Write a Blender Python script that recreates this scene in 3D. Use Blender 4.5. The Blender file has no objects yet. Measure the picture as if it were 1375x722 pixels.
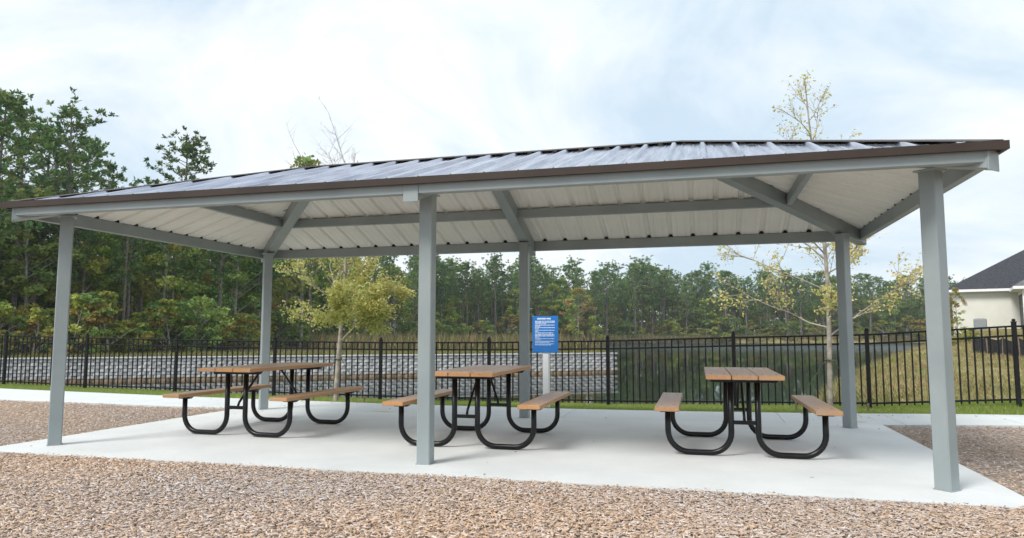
import bpy, math, random
import numpy as np
from math import sin, cos, pi, radians, sqrt, atan2, hypot
from mathutils import Vector, Matrix

random.seed(7)
RNG = np.random.default_rng(7)
SC = bpy.context.scene
COL = SC.collection

# ------------------------------------------------------------------ camera
CAM_POS = Vector((2.484, -8.043, 1.175))
CAM_YAW, CAM_PITCH, CAM_F = -0.2632, 0.0915, 953.4      # focal length in photo pixels (1375 wide)
cam_data = bpy.data.cameras.new('camera')
cam = bpy.data.objects.new('camera', cam_data)
COL.objects.link(cam)
cam.location = CAM_POS
cam.rotation_euler = (pi/2 + CAM_PITCH, 0, -CAM_YAW)
cam_data.sensor_width = 36.0
cam_data.lens = CAM_F / 1375 * 36
cam_data.clip_start = 0.1
cam_data.clip_end = 2500
cam_data.dof.use_dof = True
cam_data.dof.focus_distance = 7.5
cam_data.dof.aperture_fstop = 4.0
SC.camera = cam

# ------------------------------------------------------------------ light
SUN_AZ, SUN_EL = radians(212), radians(48)              # azimuth clockwise from +Y: front left of the shelter
world = bpy.data.worlds.new('World')
SC.world = world
world.use_nodes = True
wn, wl = world.node_tree.nodes, world.node_tree.links
wn.clear()
w_out = wn.new('ShaderNodeOutputWorld')
w_bg = wn.new('ShaderNodeBackground')
w_bg.inputs['Strength'].default_value = 0.1
w_sky = wn.new('ShaderNodeTexSky')
w_sky.sky_type = 'NISHITA'
w_sky.sun_disc = False
w_sky.sun_elevation = SUN_EL
w_sky.sun_rotation = SUN_AZ
w_sky.dust_density = 2.0
w_tc = wn.new('ShaderNodeTexCoord')
w_sep = wn.new('ShaderNodeSeparateXYZ')
wl.new(w_tc.outputs['Generated'], w_sep.inputs[0])
w_z = wn.new('ShaderNodeMath'); w_z.operation = 'MAXIMUM'; w_z.inputs[1].default_value = 0.0
wl.new(w_sep.outputs['Z'], w_z.inputs[0])
w_za = wn.new('ShaderNodeMath'); w_za.operation = 'ADD'; w_za.inputs[1].default_value = 0.45
wl.new(w_z.outputs[0], w_za.inputs[0])
w_dx = wn.new('ShaderNodeMath'); w_dx.operation = 'DIVIDE'
wl.new(w_sep.outputs['X'], w_dx.inputs[0]); wl.new(w_za.outputs[0], w_dx.inputs[1])
w_dy = wn.new('ShaderNodeMath'); w_dy.operation = 'DIVIDE'
wl.new(w_sep.outputs['Y'], w_dy.inputs[0]); wl.new(w_za.outputs[0], w_dy.inputs[1])
w_cmb = wn.new('ShaderNodeCombineXYZ')
wl.new(w_dx.outputs[0], w_cmb.inputs[0]); wl.new(w_dy.outputs[0], w_cmb.inputs[1])
w_n1 = wn.new('ShaderNodeTexNoise')
w_n1.inputs['Scale'].default_value = 1.5
w_n1.inputs['Detail'].default_value = 7
w_n1.inputs['Roughness'].default_value = 0.55
w_n1.inputs['Distortion'].default_value = 0.5
w_map = wn.new('ShaderNodeMapping')
w_map.inputs['Location'].default_value = (-4.4, 6.5, 0)
w_map.inputs['Scale'].default_value = (1.6, 1.9, 1)
wl.new(w_cmb.outputs[0], w_map.inputs[0]); wl.new(w_map.outputs[0], w_n1.inputs['Vector'])
w_r = wn.new('ShaderNodeValToRGB')
w_r.color_ramp.elements[0].position = 0.33; w_r.color_ramp.elements[0].color = (0.88, 0.88, 0.88, 1)
w_r.color_ramp.elements[1].position = 0.56; w_r.color_ramp.elements[1].color = (1, 1, 1, 1)
wl.new(w_n1.outputs['Fac'], w_r.inputs[0])
w_n2 = wn.new('ShaderNodeTexNoise')
w_n2.inputs['Scale'].default_value = 1.1
w_n2.inputs['Detail'].default_value = 8
w_n2.inputs['Roughness'].default_value = 0.6
w_n2.inputs['Distortion'].default_value = 0.6
wl.new(w_map.outputs[0], w_n2.inputs['Vector'])
w_cr = wn.new('ShaderNodeValToRGB')
w_cr.color_ramp.elements[0].position = 0.37; w_cr.color_ramp.elements[0].color = (0.36, 0.44, 0.51, 1)
w_cr.color_ramp.elements[1].position = 0.68; w_cr.color_ramp.elements[1].color = (0.64, 0.645, 0.65, 1)
wl.new(w_n2.outputs['Fac'], w_cr.inputs[0])
w_cs = wn.new('ShaderNodeVectorMath'); w_cs.operation = 'SCALE'; w_cs.inputs['Scale'].default_value = 10.0
wl.new(w_cr.outputs[0], w_cs.inputs[0])
w_mix = wn.new('ShaderNodeMixRGB')
wl.new(w_r.outputs[0], w_mix.inputs['Fac'])
wl.new(w_sky.outputs[0], w_mix.inputs['Color1'])
wl.new(w_cs.outputs[0], w_mix.inputs['Color2'])
wl.new(w_mix.outputs[0], w_bg.inputs['Color'])
wl.new(w_bg.outputs[0], w_out.inputs['Surface'])

sun_data = bpy.data.lights.new('sun', 'SUN')
sun_data.energy = 1.7
sun_data.angle = radians(20)
sun_data.color = (1.0, 0.965, 0.91)
sun = bpy.data.objects.new('sun', sun_data)
COL.objects.link(sun)
_sd = Vector((sin(SUN_AZ)*cos(SUN_EL), cos(SUN_AZ)*cos(SUN_EL), sin(SUN_EL)))
sun.rotation_euler = _sd.to_track_quat('Z', 'Y').to_euler()
sun.location = _sd * 60

SC.view_settings.view_transform = 'Standard'
SC.view_settings.look = 'None'
SC.view_settings.gamma = 1.0
SC.view_settings.use_curve_mapping = False
SC.view_settings.exposure = 0.92
SC.cycles.use_denoising = True
SC.cycles.denoiser = 'OPENIMAGEDENOISE'
SC.cycles.max_bounces = 8
SC.cycles.transparent_max_bounces = 8
SC.cycles.sample_clamp_indirect = 6

# ------------------------------------------------------------------ helpers
def ray(u, v):
    """photo pixel -> world direction"""
    y, p = CAM_YAW, CAM_PITCH
    F = Vector((sin(y)*cos(p), cos(y)*cos(p), sin(p)))
    R = Vector((cos(y), -sin(y), 0))
    U = R.cross(F)
    return F + R*((u-687.5)/CAM_F) + U*((361-v)/CAM_F)

def on_ground(u, v, z=0.0):
    d = ray(u, v)
    return CAM_POS + d*((z-CAM_POS.z)/d.z)

def heading(u, dist):
    """plan position in the direction of photo column u, dist metres away"""
    d = ray(u, 448.5)
    k = dist/hypot(d.x, d.y)
    return CAM_POS.x + d.x*k, CAM_POS.y + d.y*k

def link(o, parent=None):
    COL.objects.link(o)
    if parent is not None:
        o.parent = parent
    return o

def tag(o, label=None, cat=None, group=None, kind=None):
    if label: o['label'] = label
    if cat: o['category'] = cat
    if group: o['group'] = group
    if kind: o['kind'] = kind
    return o

def empty(name, loc=(0, 0, 0), rz=0.0):
    o = bpy.data.objects.new(name, None)
    o.empty_display_size = 0.2
    o.location = loc
    o.rotation_euler = (0, 0, rz)
    return link(o)

class MB:
    """collects polygons for one mesh"""
    def __init__(self):
        self.v, self.f, self.m = [], [], []
    def add(self, verts, faces, mi=0):
        n = len(self.v)
        self.v += [tuple(p) for p in verts]
        self.f += [tuple(i+n for i in f) for f in faces]
        self.m += [mi]*len(faces)
        return self
    def box(self, c, s, b=0.0, rot=None, mi=0):
        """(chamfered) box: centre c, size s, chamfer b"""
        hx, hy, hz = s[0]/2, s[1]/2, s[2]/2
        if b <= 0:
            vs = [(x, y, z) for x in (-hx, hx) for y in (-hy, hy) for z in (-hz, hz)]
            fs = [(0,1,3,2), (4,6,7,5), (0,4,5,1), (2,3,7,6), (0,2,6,4), (1,5,7,3)]
        else:
            vs, idx, fs = [], {}, []
            for sx in (-1, 1):
                for sy in (-1, 1):
                    for sz in (-1, 1):
                        for ax in range(3):
                            p = [sx*(hx-b), sy*(hy-b), sz*(hz-b)]
                            p[ax] = (sx*hx, sy*hy, sz*hz)[ax]
                            idx[(sx, sy, sz, ax)] = len(vs)
                            vs.append(tuple(p))
            def q(*k): fs.append(tuple(idx[i] for i in k))
            for s_ in (-1, 1):
                o = (1, -1)[s_ < 0]
                a = [(s_,-1,-1,0), (s_,1,-1,0), (s_,1,1,0), (s_,-1,1,0)]; q(*(a if s_ > 0 else a[::-1]))
                a = [(-1,s_,-1,1), (-1,s_,1,1), (1,s_,1,1), (1,s_,-1,1)]; q(*(a if s_ > 0 else a[::-1]))
                a = [(-1,-1,s_,2), (1,-1,s_,2), (1,1,s_,2), (-1,1,s_,2)]; q(*(a if s_ > 0 else a[::-1]))
            for s1 in (-1, 1):
                for s2 in (-1, 1):
                    q((s1,s2,-1,0), (s1,s2,1,0), (s1,s2,1,1), (s1,s2,-1,1))
                    q((s1,-1,s2,0), (s1,1,s2,0), (s1,1,s2,2), (s1,-1,s2,2))
                    q((-1,s1,s2,1), (1,s1,s2,1), (1,s1,s2,2), (-1,s1,s2,2))
            for k in [(a, b_, c_) for a in (-1,1) for b_ in (-1,1) for c_ in (-1,1)]:
                q(k+(0,), k+(1,), k+(2,))
        M = rot if rot is not None else Matrix.Identity(3)
        cc = Vector(c)
        return self.add([tuple(M @ Vector(p) + cc) for p in vs], fs, mi)
    def tube(self, pts, rad, n=8, mi=0, cap=True):
        pts = [Vector(p) for p in pts]
        rads = rad if isinstance(rad, (list, tuple)) else [rad]*len(pts)
        rings, up = [], None
        for i, p in enumerate(pts):
            a = pts[max(i-1, 0)]; b = pts[min(i+1, len(pts)-1)]
            t = (b-a).normalized()
            if up is None:
                up = Vector((0, 0, 1)) if abs(t.z) < 0.9 else Vector((1, 0, 0))
            s = t.cross(up)
            if s.length < 1e-6: s = t.cross(Vector((0.3, 0.8, 0.1)))
            s.normalize(); up = s.cross(t).normalized()
            rings.append([tuple(p + s*(cos(2*pi*k/n)*rads[i]) + up*(sin(2*pi*k/n)*rads[i])) for k in range(n)])
        vs = [q for r in rings for q in r]
        fs = []
        for i in range(len(pts)-1):
            for k in range(n):
                k2 = (k+1) % n
                fs.append((i*n+k, i*n+k2, (i+1)*n+k2, (i+1)*n+k))
        if cap:
            fs.append(tuple(range(n))[::-1]); fs.append(tuple((len(pts)-1)*n+k for k in range(n)))
        return self.add(vs, fs, mi)
    def prism(self, poly, z0, z1, mi=0):
        n = len(poly)
        vs = [(p[0], p[1], z0) for p in poly] + [(p[0], p[1], z1) for p in poly]
        fs = [tuple(range(n))[::-1], tuple(range(n, 2*n))]
        fs += [(i, (i+1) % n, n+(i+1) % n, n+i) for i in range(n)]
        return self.add(vs, fs, mi)
    def mesh(self, name, mats, smooth=False):
        me = bpy.data.meshes.new(name)
        me.from_pydata(self.v, [], self.f)
        for m in (mats if isinstance(mats, (list, tuple)) else [mats]):
            me.materials.append(m)
        if any(self.m):
            me.polygons.foreach_set('material_index', self.m)
        if smooth:
            me.polygons.foreach_set('use_smooth', [True]*len(me.polygons))
        me.update()
        fix_normals(me)
        return me
    def build(self, name, mats, parent=None, smooth=False, loc=None):
        o = bpy.data.objects.new(name, self.mesh(name, mats, smooth))
        if loc is not None: o.location = loc
        return link(o, parent)

import bmesh
def fix_normals(me):
    bm = bmesh.new(); bm.from_mesh(me)
    bmesh.ops.recalc_face_normals(bm, faces=bm.faces)
    bm.to_mesh(me); bm.free()

def fast_mesh(name, verts, faces_flat, nper, mat, colors=None, mats=None):
    """numpy polygons with a constant corner count, optional per-face colours"""
    me = bpy.data.meshes.new(name)
    nv = len(verts); nf = len(faces_flat)//nper
    me.vertices.add(nv)
    me.vertices.foreach_set('co', np.asarray(verts, np.float32).ravel())
    me.loops.add(nf*nper)
    me.loops.foreach_set('vertex_index', np.asarray(faces_flat, np.int32))
    me.polygons.add(nf)
    me.polygons.foreach_set('loop_start', np.arange(nf, dtype=np.int32)*nper)
    me.polygons.foreach_set('loop_total', np.full(nf, nper, np.int32))
    if colors is not None:
        at = me.color_attributes.new('tone', 'FLOAT_COLOR', 'POINT')
        c = np.ones((nv, 4), np.float32); c[:, :3] = colors
        at.data.foreach_set('color', c.ravel())
    me.materials.append(mat)
    me.update(calc_edges=True)
    me.validate()
    return me

# ------------------------------------------------------------------ materials
def node_mat(name):
    m = bpy.data.materials.new(name)
    m.use_nodes = True
    nt = m.node_tree
    return m, nt.nodes, nt.links, nt.nodes['Principled BSDF']

def noise_mix(n, l, c1, c2, scale, detail=4, lo=0.35, hi=0.65, vec=None, rough=0.55):
    t = n.new('ShaderNodeTexNoise')
    t.inputs['Scale'].default_value = scale
    t.inputs['Detail'].default_value = detail
    t.inputs['Roughness'].default_value = rough
    if vec is not None: l.new(vec, t.inputs['Vector'])
    r = n.new('ShaderNodeValToRGB')
    r.color_ramp.elements[0].position = lo; r.color_ramp.elements[1].position = hi
    r.color_ramp.elements[0].color = (*c1, 1); r.color_ramp.elements[1].color = (*c2, 1)
    l.new(t.outputs['Fac'], r.inputs[0])
    return r.outputs[0], t.outputs['Fac']

def add_bump(n, l, bsdf, height, strength, dist):
    b = n.new('ShaderNodeBump')
    b.inputs['Strength'].default_value = strength
    b.inputs['Distance'].default_value = dist
    l.new(height, b.inputs['Height']); l.new(b.outputs[0], bsdf.inputs['Normal'])
    return b

def world_pos(n):
    return n.new('ShaderNodeNewGeometry').outputs['Position']

def mat_simple(name, c1, c2=None, scale=6.0, rough=0.5, metal=0.0, bump=0.0, bdist=0.01, bscale=None, spec=0.5, lo=0.35, hi=0.65):
    m, n, l, b = node_mat(name)
    b.inputs['Roughness'].default_value = rough
    b.inputs['Metallic'].default_value = metal
    b.inputs['Specular IOR Level'].default_value = spec
    pos = world_pos(n)
    if c2 is None: c2 = tuple(min(1, x*1.1) for x in c1)
    c, h = noise_mix(n, l, c1, c2, scale, vec=pos, lo=lo, hi=hi)
    l.new(c, b.inputs['Base Color'])
    if bump > 0:
        if bscale is not None:
            _, h = noise_mix(n, l, c1, c2, bscale, vec=pos)
        add_bump(n, l, b, h, bump, bdist)
    return m

M = {}
M['steel'] = mat_simple('painted_steel', (0.265, 0.305, 0.31), (0.305, 0.345, 0.35), 2.2, rough=0.42)
M['under'] = mat_simple('roof_underside', (0.77, 0.765, 0.70), (0.83, 0.82, 0.76), 1.5, rough=0.5)
M['trim'] = mat_simple('brown_trim', (0.040, 0.027, 0.021), (0.052, 0.036, 0.028), 2.0, rough=0.5, spec=0.3)
M['black'] = mat_simple('black_coating', (0.003, 0.003, 0.0035), (0.005, 0.005, 0.0055), 5, rough=0.28, spec=0.35)
M['fence'] = mat_simple('black_fence_paint', (0.003, 0.003, 0.0035), (0.006, 0.006, 0.0065), 4, rough=0.4, spec=0.3)
M['foam'] = mat_simple('black_foam', (0.008, 0.008, 0.008), None, 30, rough=0.9)
M['bolt'] = mat_simple('bolt_steel', (0.3, 0.3, 0.3), None, 20, rough=0.4, metal=0.9)
M['white'] = mat_simple('white_plastic', (0.84, 0.84, 0.84), (0.88, 0.88, 0.88), 3, rough=0.35)
M['blue'] = mat_simple('sign_blue', (0.012, 0.16, 0.50), (0.016, 0.18, 0.54), 4, rough=0.35)
M['print'] = mat_simple('sign_print', (0.55, 0.66, 0.82), (0.75, 0.82, 0.9), 30, rough=0.5)

def mat_roof_top():
    m, n, l, b = node_mat('bare_metal_roof')
    b.inputs['Metallic'].default_value = 0.85
    pos = world_pos(n)
    mp = n.new('ShaderNodeMapping'); mp.inputs['Scale'].default_value = (18, 1.2, 1.2)
    l.new(pos, mp.inputs[0])
    c, h = noise_mix(n, l, (0.25, 0.28, 0.355), (0.58, 0.62, 0.72), 1.0, vec=mp.outputs[0], lo=0.3, hi=0.7)
    l.new(c, b.inputs['Base Color'])
    r, _ = noise_mix(n, l, (0.20, 0.20, 0.20), (0.38, 0.38, 0.38), 1.6, vec=mp.outputs[0])
    l.new(r, b.inputs['Roughness'])
    return m
M['roof'] = mat_roof_top()

def mat_plank():
    m, n, l, b = node_mat('brown_plastic_lumber')
    tc = n.new('ShaderNodeTexCoord')
    mp = n.new('ShaderNodeMapping'); mp.inputs['Scale'].default_value = (30, 2.0, 30)
    l.new(tc.outputs['Object'], mp.inputs[0])
    c, h = noise_mix(n, l, (0.46, 0.225, 0.085), (0.58, 0.30, 0.125), 1.0, vec=mp.outputs[0], lo=0.25, hi=0.75)
    oi = n.new('ShaderNodeObjectInfo'); hs = n.new('ShaderNodeHueSaturation')
    mr = n.new('ShaderNodeMapRange'); mr.inputs['To Min'].default_value = 0.86; mr.inputs['To Max'].default_value = 1.10
    l.new(oi.outputs['Random'], mr.inputs['Value']); l.new(mr.outputs[0], hs.inputs['Value'])
    wv, _ = noise_mix(n, l, (0, 0, 0), (1, 1, 1), 3.2, detail=5, lo=0.42, hi=0.75, vec=world_pos(n))
    wm_ = n.new('ShaderNodeMixRGB'); wm_.inputs[2].default_value = (0.40, 0.31, 0.245, 1)
    wf = n.new('ShaderNodeMath'); wf.operation = 'MULTIPLY'; wf.inputs[1].default_value = 0.55
    l.new(wv, wf.inputs[0]); l.new(wf.outputs[0], wm_.inputs[0])
    l.new(c, wm_.inputs[1]); l.new(wm_.outputs[0], hs.inputs['Color'])
    l.new(hs.outputs[0], b.inputs['Base Color'])
    b.inputs['Roughness'].default_value = 0.42
    b.inputs['Specular IOR Level'].default_value = 0.7
    add_bump(n, l, b, h, 0.25, 0.002)
    return m
M['plank'] = mat_plank()

def mat_concrete(name, c1, c2, stains=()):
    m, n, l, b = node_mat(name)
    pos = world_pos(n)
    c, h = noise_mix(n, l, c1, c2, 0.9, detail=8, lo=0.3, hi=0.7, vec=pos, rough=0.65)
    # small specks and tool marks
    c2_, h2 = noise_mix(n, l, (0.86, 0.85, 0.83), (1, 1, 1), 55, detail=3, lo=0.30, hi=0.42, vec=pos)
    mx = n.new('ShaderNodeMixRGB'); mx.blend_type = 'MULTIPLY'; mx.inputs['Fac'].default_value = 0.8
    l.new(c, mx.inputs[1]); l.new(c2_, mx.inputs[2])
    cur = mx.outputs[0]
    # sparse dark stains of leaves and dirt
    vo = n.new('ShaderNodeTexVoronoi'); vo.inputs['Scale'].default_value = 1.3
    l.new(pos, vo.inputs['Vector'])
    lt = n.new('ShaderNodeMath'); lt.operation = 'LESS_THAN'; lt.inputs[1].default_value = 0.022
    l.new(vo.outputs['Distance'], lt.inputs[0])
    mx = n.new('ShaderNodeMixRGB'); mx.inputs[2].default_value = (0.2, 0.17, 0.14, 1)
    ml = n.new('ShaderNodeMath'); ml.operation = 'MULTIPLY'; ml.inputs[1].default_value = 0.7
    l.new(lt.outputs[0], ml.inputs[0]); l.new(ml.outputs[0], mx.inputs[0])
    l.new(cur, mx.inputs[1]); cur = mx.outputs[0]
    for (cx, cy, hx, hy, col, amt) in stains:
        sb = n.new('ShaderNodeVectorMath'); sb.operation = 'SUBTRACT'; sb.inputs[1].default_value = (cx, cy, 0)
        l.new(pos, sb.inputs[0])
        dv = n.new('ShaderNodeVectorMath'); dv.operation = 'MULTIPLY'; dv.inputs[1].default_value = (1/hx, 1/hy, 0)
        l.new(sb.outputs[0], dv.inputs[0])
        ln = n.new('ShaderNodeVectorMath'); ln.operation = 'LENGTH'
        l.new(dv.outputs[0], ln.inputs[0])
        mr = n.new('ShaderNodeMapRange'); mr.inputs['From Min'].default_value = 0.3; mr.inputs['From Max'].default_value = 1.0
        mr.inputs['To Min'].default_value = amt; mr.inputs['To Max'].default_value = 0.0
        l.new(ln.outputs['Value'], mr.inputs['Value'])
        mx = n.new('ShaderNodeMixRGB'); mx.inputs[2].default_value = (*col, 1)
        l.new(mr.outputs[0], mx.inputs[0]); l.new(cur, mx.inputs[1]); cur = mx.outputs[0]
    l.new(cur, b.inputs['Base Color'])
    b.inputs['Roughness'].default_value = 0.8
    _, h3 = noise_mix(n, l, c1, c2, 160, detail=2, vec=pos)
    add_bump(n, l, b, h3, 0.15, 0.002)
    return m
_s1 = on_ground(514, 552); _s2 = on_ground(1152, 566)
M['slab'] = mat_concrete('slab_concrete', (0.57, 0.59, 0.59), (0.70, 0.715, 0.71),
                         [(_s1.x, _s1.y, 0.24, 0.075, (0.52, 0.27, 0.17), 0.75), (_s2.x, _s2.y, 0.16, 0.09, (0.42, 0.27, 0.13), 0.7)])
M['path'] = mat_concrete('path_concrete', (0.55, 0.57, 0.57), (0.64, 0.66, 0.66),
                         [(_s1.x, _s1.y, 0.24, 0.075, (0.52, 0.27, 0.17), 0.75), (_s2.x, _s2.y, 0.16, 0.09, (0.42, 0.27, 0.13), 0.7)])

def mat_tone(name, gain=(1, 1, 1), rough=0.7, transl=0.0, vary=0.0, spec=0.3):
    """colour from the mesh's per-leaf 'tone' attribute, a little different from object to object"""
    m, n, l, b = node_mat(name)
    at = n.new('ShaderNodeAttribute'); at.attribute_name = 'tone'
    cur = at.outputs['Color']
    mx = n.new('ShaderNodeMixRGB'); mx.blend_type = 'MULTIPLY'; mx.inputs[0].default_value = 1.0
    mx.inputs[2].default_value = (*gain, 1)
    l.new(cur, mx.inputs[1]); cur = mx.outputs[0]
    if vary > 0:
        oi = n.new('ShaderNodeObjectInfo')
        hs = n.new('ShaderNodeHueSaturation')
        mr = n.new('ShaderNodeMapRange'); mr.inputs['To Min'].default_value = 1-vary; mr.inputs['To Max'].default_value = 1+vary
        l.new(oi.outputs['Random'], mr.inputs['Value']); l.new(mr.outputs[0], hs.inputs['Value'])
        mh = n.new('ShaderNodeMath'); mh.operation = 'MULTIPLY'; mh.inputs[1].default_value = 7.31
        fr = n.new('ShaderNodeMath'); fr.operation = 'FRACT'
        l.new(oi.outputs['Random'], mh.inputs[0]); l.new(mh.outputs[0], fr.inputs[0])
        m2 = n.new('ShaderNodeMapRange'); m2.inputs['To Min'].default_value = 0.5-vary*0.07; m2.inputs['To Max'].default_value = 0.5+vary*0.07
        l.new(fr.outputs[0], m2.inputs['Value']); l.new(m2.outputs[0], hs.inputs['Hue'])
        l.new(cur, hs.inputs['Color']); cur = hs.outputs[0]
    l.new(cur, b.inputs['Base Color'])
    b.inputs['Roughness'].default_value = rough
    b.inputs['Specular IOR Level'].default_value = spec
    if transl > 0:
        tr = n.new('ShaderNodeBsdfTranslucent'); l.new(cur, tr.inputs['Color'])
        ms = n.new('ShaderNodeMixShader'); ms.inputs[0].default_value = transl
        out = [x for x in n if x.type == 'OUTPUT_MATERIAL'][0]
        l.new(b.outputs[0], ms.inputs[1]); l.new(tr.outputs[0], ms.inputs[2]); l.new(ms.outputs[0], out.inputs['Surface'])
    return m
M['chips'] = mat_tone('wood_chips', rough=0.85, spec=0.2)
M['grass'] = mat_tone('grass_blades', rough=0.6, transl=0.3)
M['needles'] = mat_tone('pine_needles', rough=0.55, transl=0.25, vary=0.22, gain=(1.2, 1.18, 1.15))
M['leaves'] = mat_tone('broad_leaves', rough=0.55, transl=0.35, vary=0.25, gain=(1.15, 1.15, 1.1))
M['young_leaves'] = mat_tone('young_tree_leaves', rough=0.5, transl=0.45, gain=(1.5, 1.5, 1.45))
M['bark'] = mat_simple('pine_bark', (0.10, 0.082, 0.07), (0.22, 0.19, 0.165), 5, rough=0.9, bump=0.5, bdist=0.03)
M['pale_bark'] = mat_simple('pale_bark', (0.20, 0.185, 0.16), (0.38, 0.36, 0.32), 4, rough=0.9, bump=0.4, bdist=0.02)
M['young_bark'] = mat_simple('young_bark', (0.26, 0.22, 0.175), (0.42, 0.385, 0.32), 9, rough=0.9, bump=0.4, bdist=0.006)
M['mulch'] = mat_simple('mulch_bed', (0.16, 0.12, 0.09), (0.42, 0.33, 0.26), 30, rough=0.95, bump=0.8, bdist=0.02)
M['strap'] = mat_simple('green_strap', (0.06, 0.085, 0.04), (0.09, 0.12, 0.06), 12, rough=0.8)
M['stake'] = mat_simple('wooden_stake', (0.16, 0.12, 0.085), (0.24, 0.19, 0.14), 12, rough=0.9)

def mat_block():
    m, n, l, b = node_mat('grey_retaining_block')
    oi = n.new('ShaderNodeObjectInfo')
    pos = world_pos(n)
    c, h = noise_mix(n, l, (0.46, 0.465, 0.465), (0.58, 0.58, 0.575), 2.5, vec=pos, detail=6)
    hs = n.new('ShaderNodeHueSaturation'); l.new(c, hs.inputs['Color'])
    mr = n.new('ShaderNodeMapRange'); mr.inputs['To Min'].default_value = 0.92; mr.inputs['To Max'].default_value = 1.08
    l.new(oi.outputs['Random'], mr.inputs['Value']); l.new(mr.outputs[0], hs.inputs['Value'])
    # rust-brown tide mark just above the water
    sp = n.new('ShaderNodeSeparateXYZ'); l.new(pos, sp.inputs[0])
    m2 = n.new('ShaderNodeMapRange'); m2.inputs['From Min'].default_value = -0.9; m2.inputs['From Max'].default_value = -0.78
    m2.inputs['To Min'].default_value = 0.85; m2.inputs['To Max'].default_value = 0.0
    l.new(sp.outputs['Z'], m2.inputs['Value'])
    mx = n.new('ShaderNodeMixRGB'); mx.inputs[2].default_value = (0.30, 0.19, 0.09, 1)
    l.new(m2.outputs[0], mx.inputs[0]); l.new(hs.outputs[0], mx.inputs[1])
    l.new(mx.outputs[0], b.inputs['Base Color'])
    b.inputs['Roughness'].default_value = 0.9
    add_bump(n, l, b, h, 0.5, 0.02)
    return m
M['block'] = mat_block()

def mat_terrain():
    m, n, l, b = node_mat('earth_and_grass')
    pos = world_pos(n)
    g, h = noise_mix(n, l, (0.10, 0.13, 0.035), (0.34, 0.26, 0.13), 0.55, detail=9, lo=0.36, hi=0.62, vec=pos, rough=0.7)
    f, _ = noise_mix(n, l, (0.035, 0.032, 0.018), (0.10, 0.08, 0.045), 0.8, detail=8, vec=pos)
    sp = n.new('ShaderNodeSeparateXYZ'); l.new(pos, sp.inputs[0])
    # woodland litter on the far side, meadow towards the houses
    mr = n.new('ShaderNodeMapRange'); mr.inputs['From Min'].default_value = -14; mr.inputs['From Max'].default_value = -6
    ad = n.new('ShaderNodeMath'); ad.operation = 'MULTIPLY_ADD'; ad.inputs[1].default_value = -0.12
    l.new(sp.outputs['Y'], ad.inputs[0]); l.new(sp.outputs['X'], ad.inputs[2])
    l.new(ad.outputs[0], mr.inputs['Value'])
    mx = n.new('ShaderNodeMixRGB'); l.new(mr.outputs[0], mx.inputs[0])
    l.new(f, mx.inputs[1]); l.new(g, mx.inputs[2])
    l.new(mx.outputs[0], b.inputs['Base Color'])
    b.inputs['Roughness'].default_value = 0.95
    b.inputs['Specular IOR Level'].default_value = 0.15
    _, h2 = noise_mix(n, l, (0, 0, 0), (1, 1, 1), 6, detail=6, vec=pos)
    add_bump(n, l, b, h2, 0.8, 0.08)
    return m
M['terrain'] = mat_terrain()

def mat_water():
    m, n, l, b = node_mat('pond_water')
    b.inputs['Base Color'].default_value = (0.006, 0.012, 0.008, 1)
    b.inputs['IOR'].default_value = 1.33
    pos = world_pos(n)
    t = n.new('ShaderNodeTexNoise'); t.inputs['Scale'].default_value = 1.1; t.inputs['Detail'].default_value = 3
    mp = n.new('ShaderNodeMapping'); mp.inputs['Scale'].default_value = (1.0, 0.45, 1)
    l.new(pos, mp.inputs[0]); l.new(mp.outputs[0], t.inputs['Vector'])
    bp = add_bump(n, l, b, t.outputs['Fac'], 0.03, 0.04)
    # breeze ruffles the open water, the near cove lies still
    sp = n.new('ShaderNodeSeparateXYZ'); l.new(pos, sp.inputs[0])
    mr = n.new('ShaderNodeMapRange'); mr.inputs['From Min'].default_value = 60; mr.inputs['From Max'].default_value = 135
    mr.inputs['To Min'].default_value = 0.03; mr.inputs['To Max'].default_value = 0.36
    l.new(sp.outputs['Y'], mr.inputs['Value']); l.new(mr.outputs[0], b.inputs['Roughness'])
    return m
M['water'] = mat_water()

# ------------------------------------------------------------------ terrain
FENCE = [(-19.1, 5.75), (-16.7, 5.75), (-14.2, 5.76), (-11.8, 5.83), (-9.3, 5.89), (-6.72, 5.90), (-4.15, 5.88), (-1.72, 5.78),
         (0.72, 5.47), (2.98, 5.08), (5.07, 4.83), (7.10, 4.58), (9.4, 4.30)]
FENCE_Z = [-0.04, -0.04, -0.05, -0.10, -0.14, -0.17, -0.19, -0.18, -0.14, -0.07, -0.02, 0.11, 0.18]
NEAR_EDGE = [(-22, 5.0), (-16, 3.3), (-12.5, 2.45), (-9.85, 2.11), (-8.07, 2.0), (-6.44, 1.92), (-4.7, 1.88), (-2, 1.88), (1, 1.97), (3, 2.08), (4.7, 2.24),
             (6.5, 2.76), (9, 2.95), (13, 3.0)]
FAR_EDGE = [(-22, 6.7), (-16, 4.85), (-12.4, 4.15), (-10.1, 3.88), (-8.0, 3.62), (-6.1, 3.43), (-3, 3.24), (-0.4, 3.18), (1.4, 3.25),
            (3, 3.40), (4.9, 3.70), (6.25, 4.02), (7.05, 4.12), (9.6, 4.08), (13, 4.0)]
def interp(tab, x):
    return float(np.interp(x, [p[0] for p in tab], [p[1] for p in tab]))
def smooth_poly(tab, step=0.25):
    """resampled and rounded polyline"""
    xs = np.arange(tab[0][0], tab[-1][0]+1e-6, step)
    ys = np.interp(xs, [p[0] for p in tab], [p[1] for p in tab])
    k = np.ones(9)/9
    yp = np.pad(ys, 4, mode='edge'); ys2 = np.convolve(yp, k, 'valid')
    ys2[:5] = ys[:5]; ys2[-5:] = ys[-5:]
    return xs, ys2
NX, NY = smooth_poly(NEAR_EDGE); FX, FY = smooth_poly(FAR_EDGE); GX, GY = smooth_poly(FENCE)
near_y = lambda x: np.interp(x, NX, NY)
far_y = lambda x: np.interp(x, FX, FY)
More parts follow.
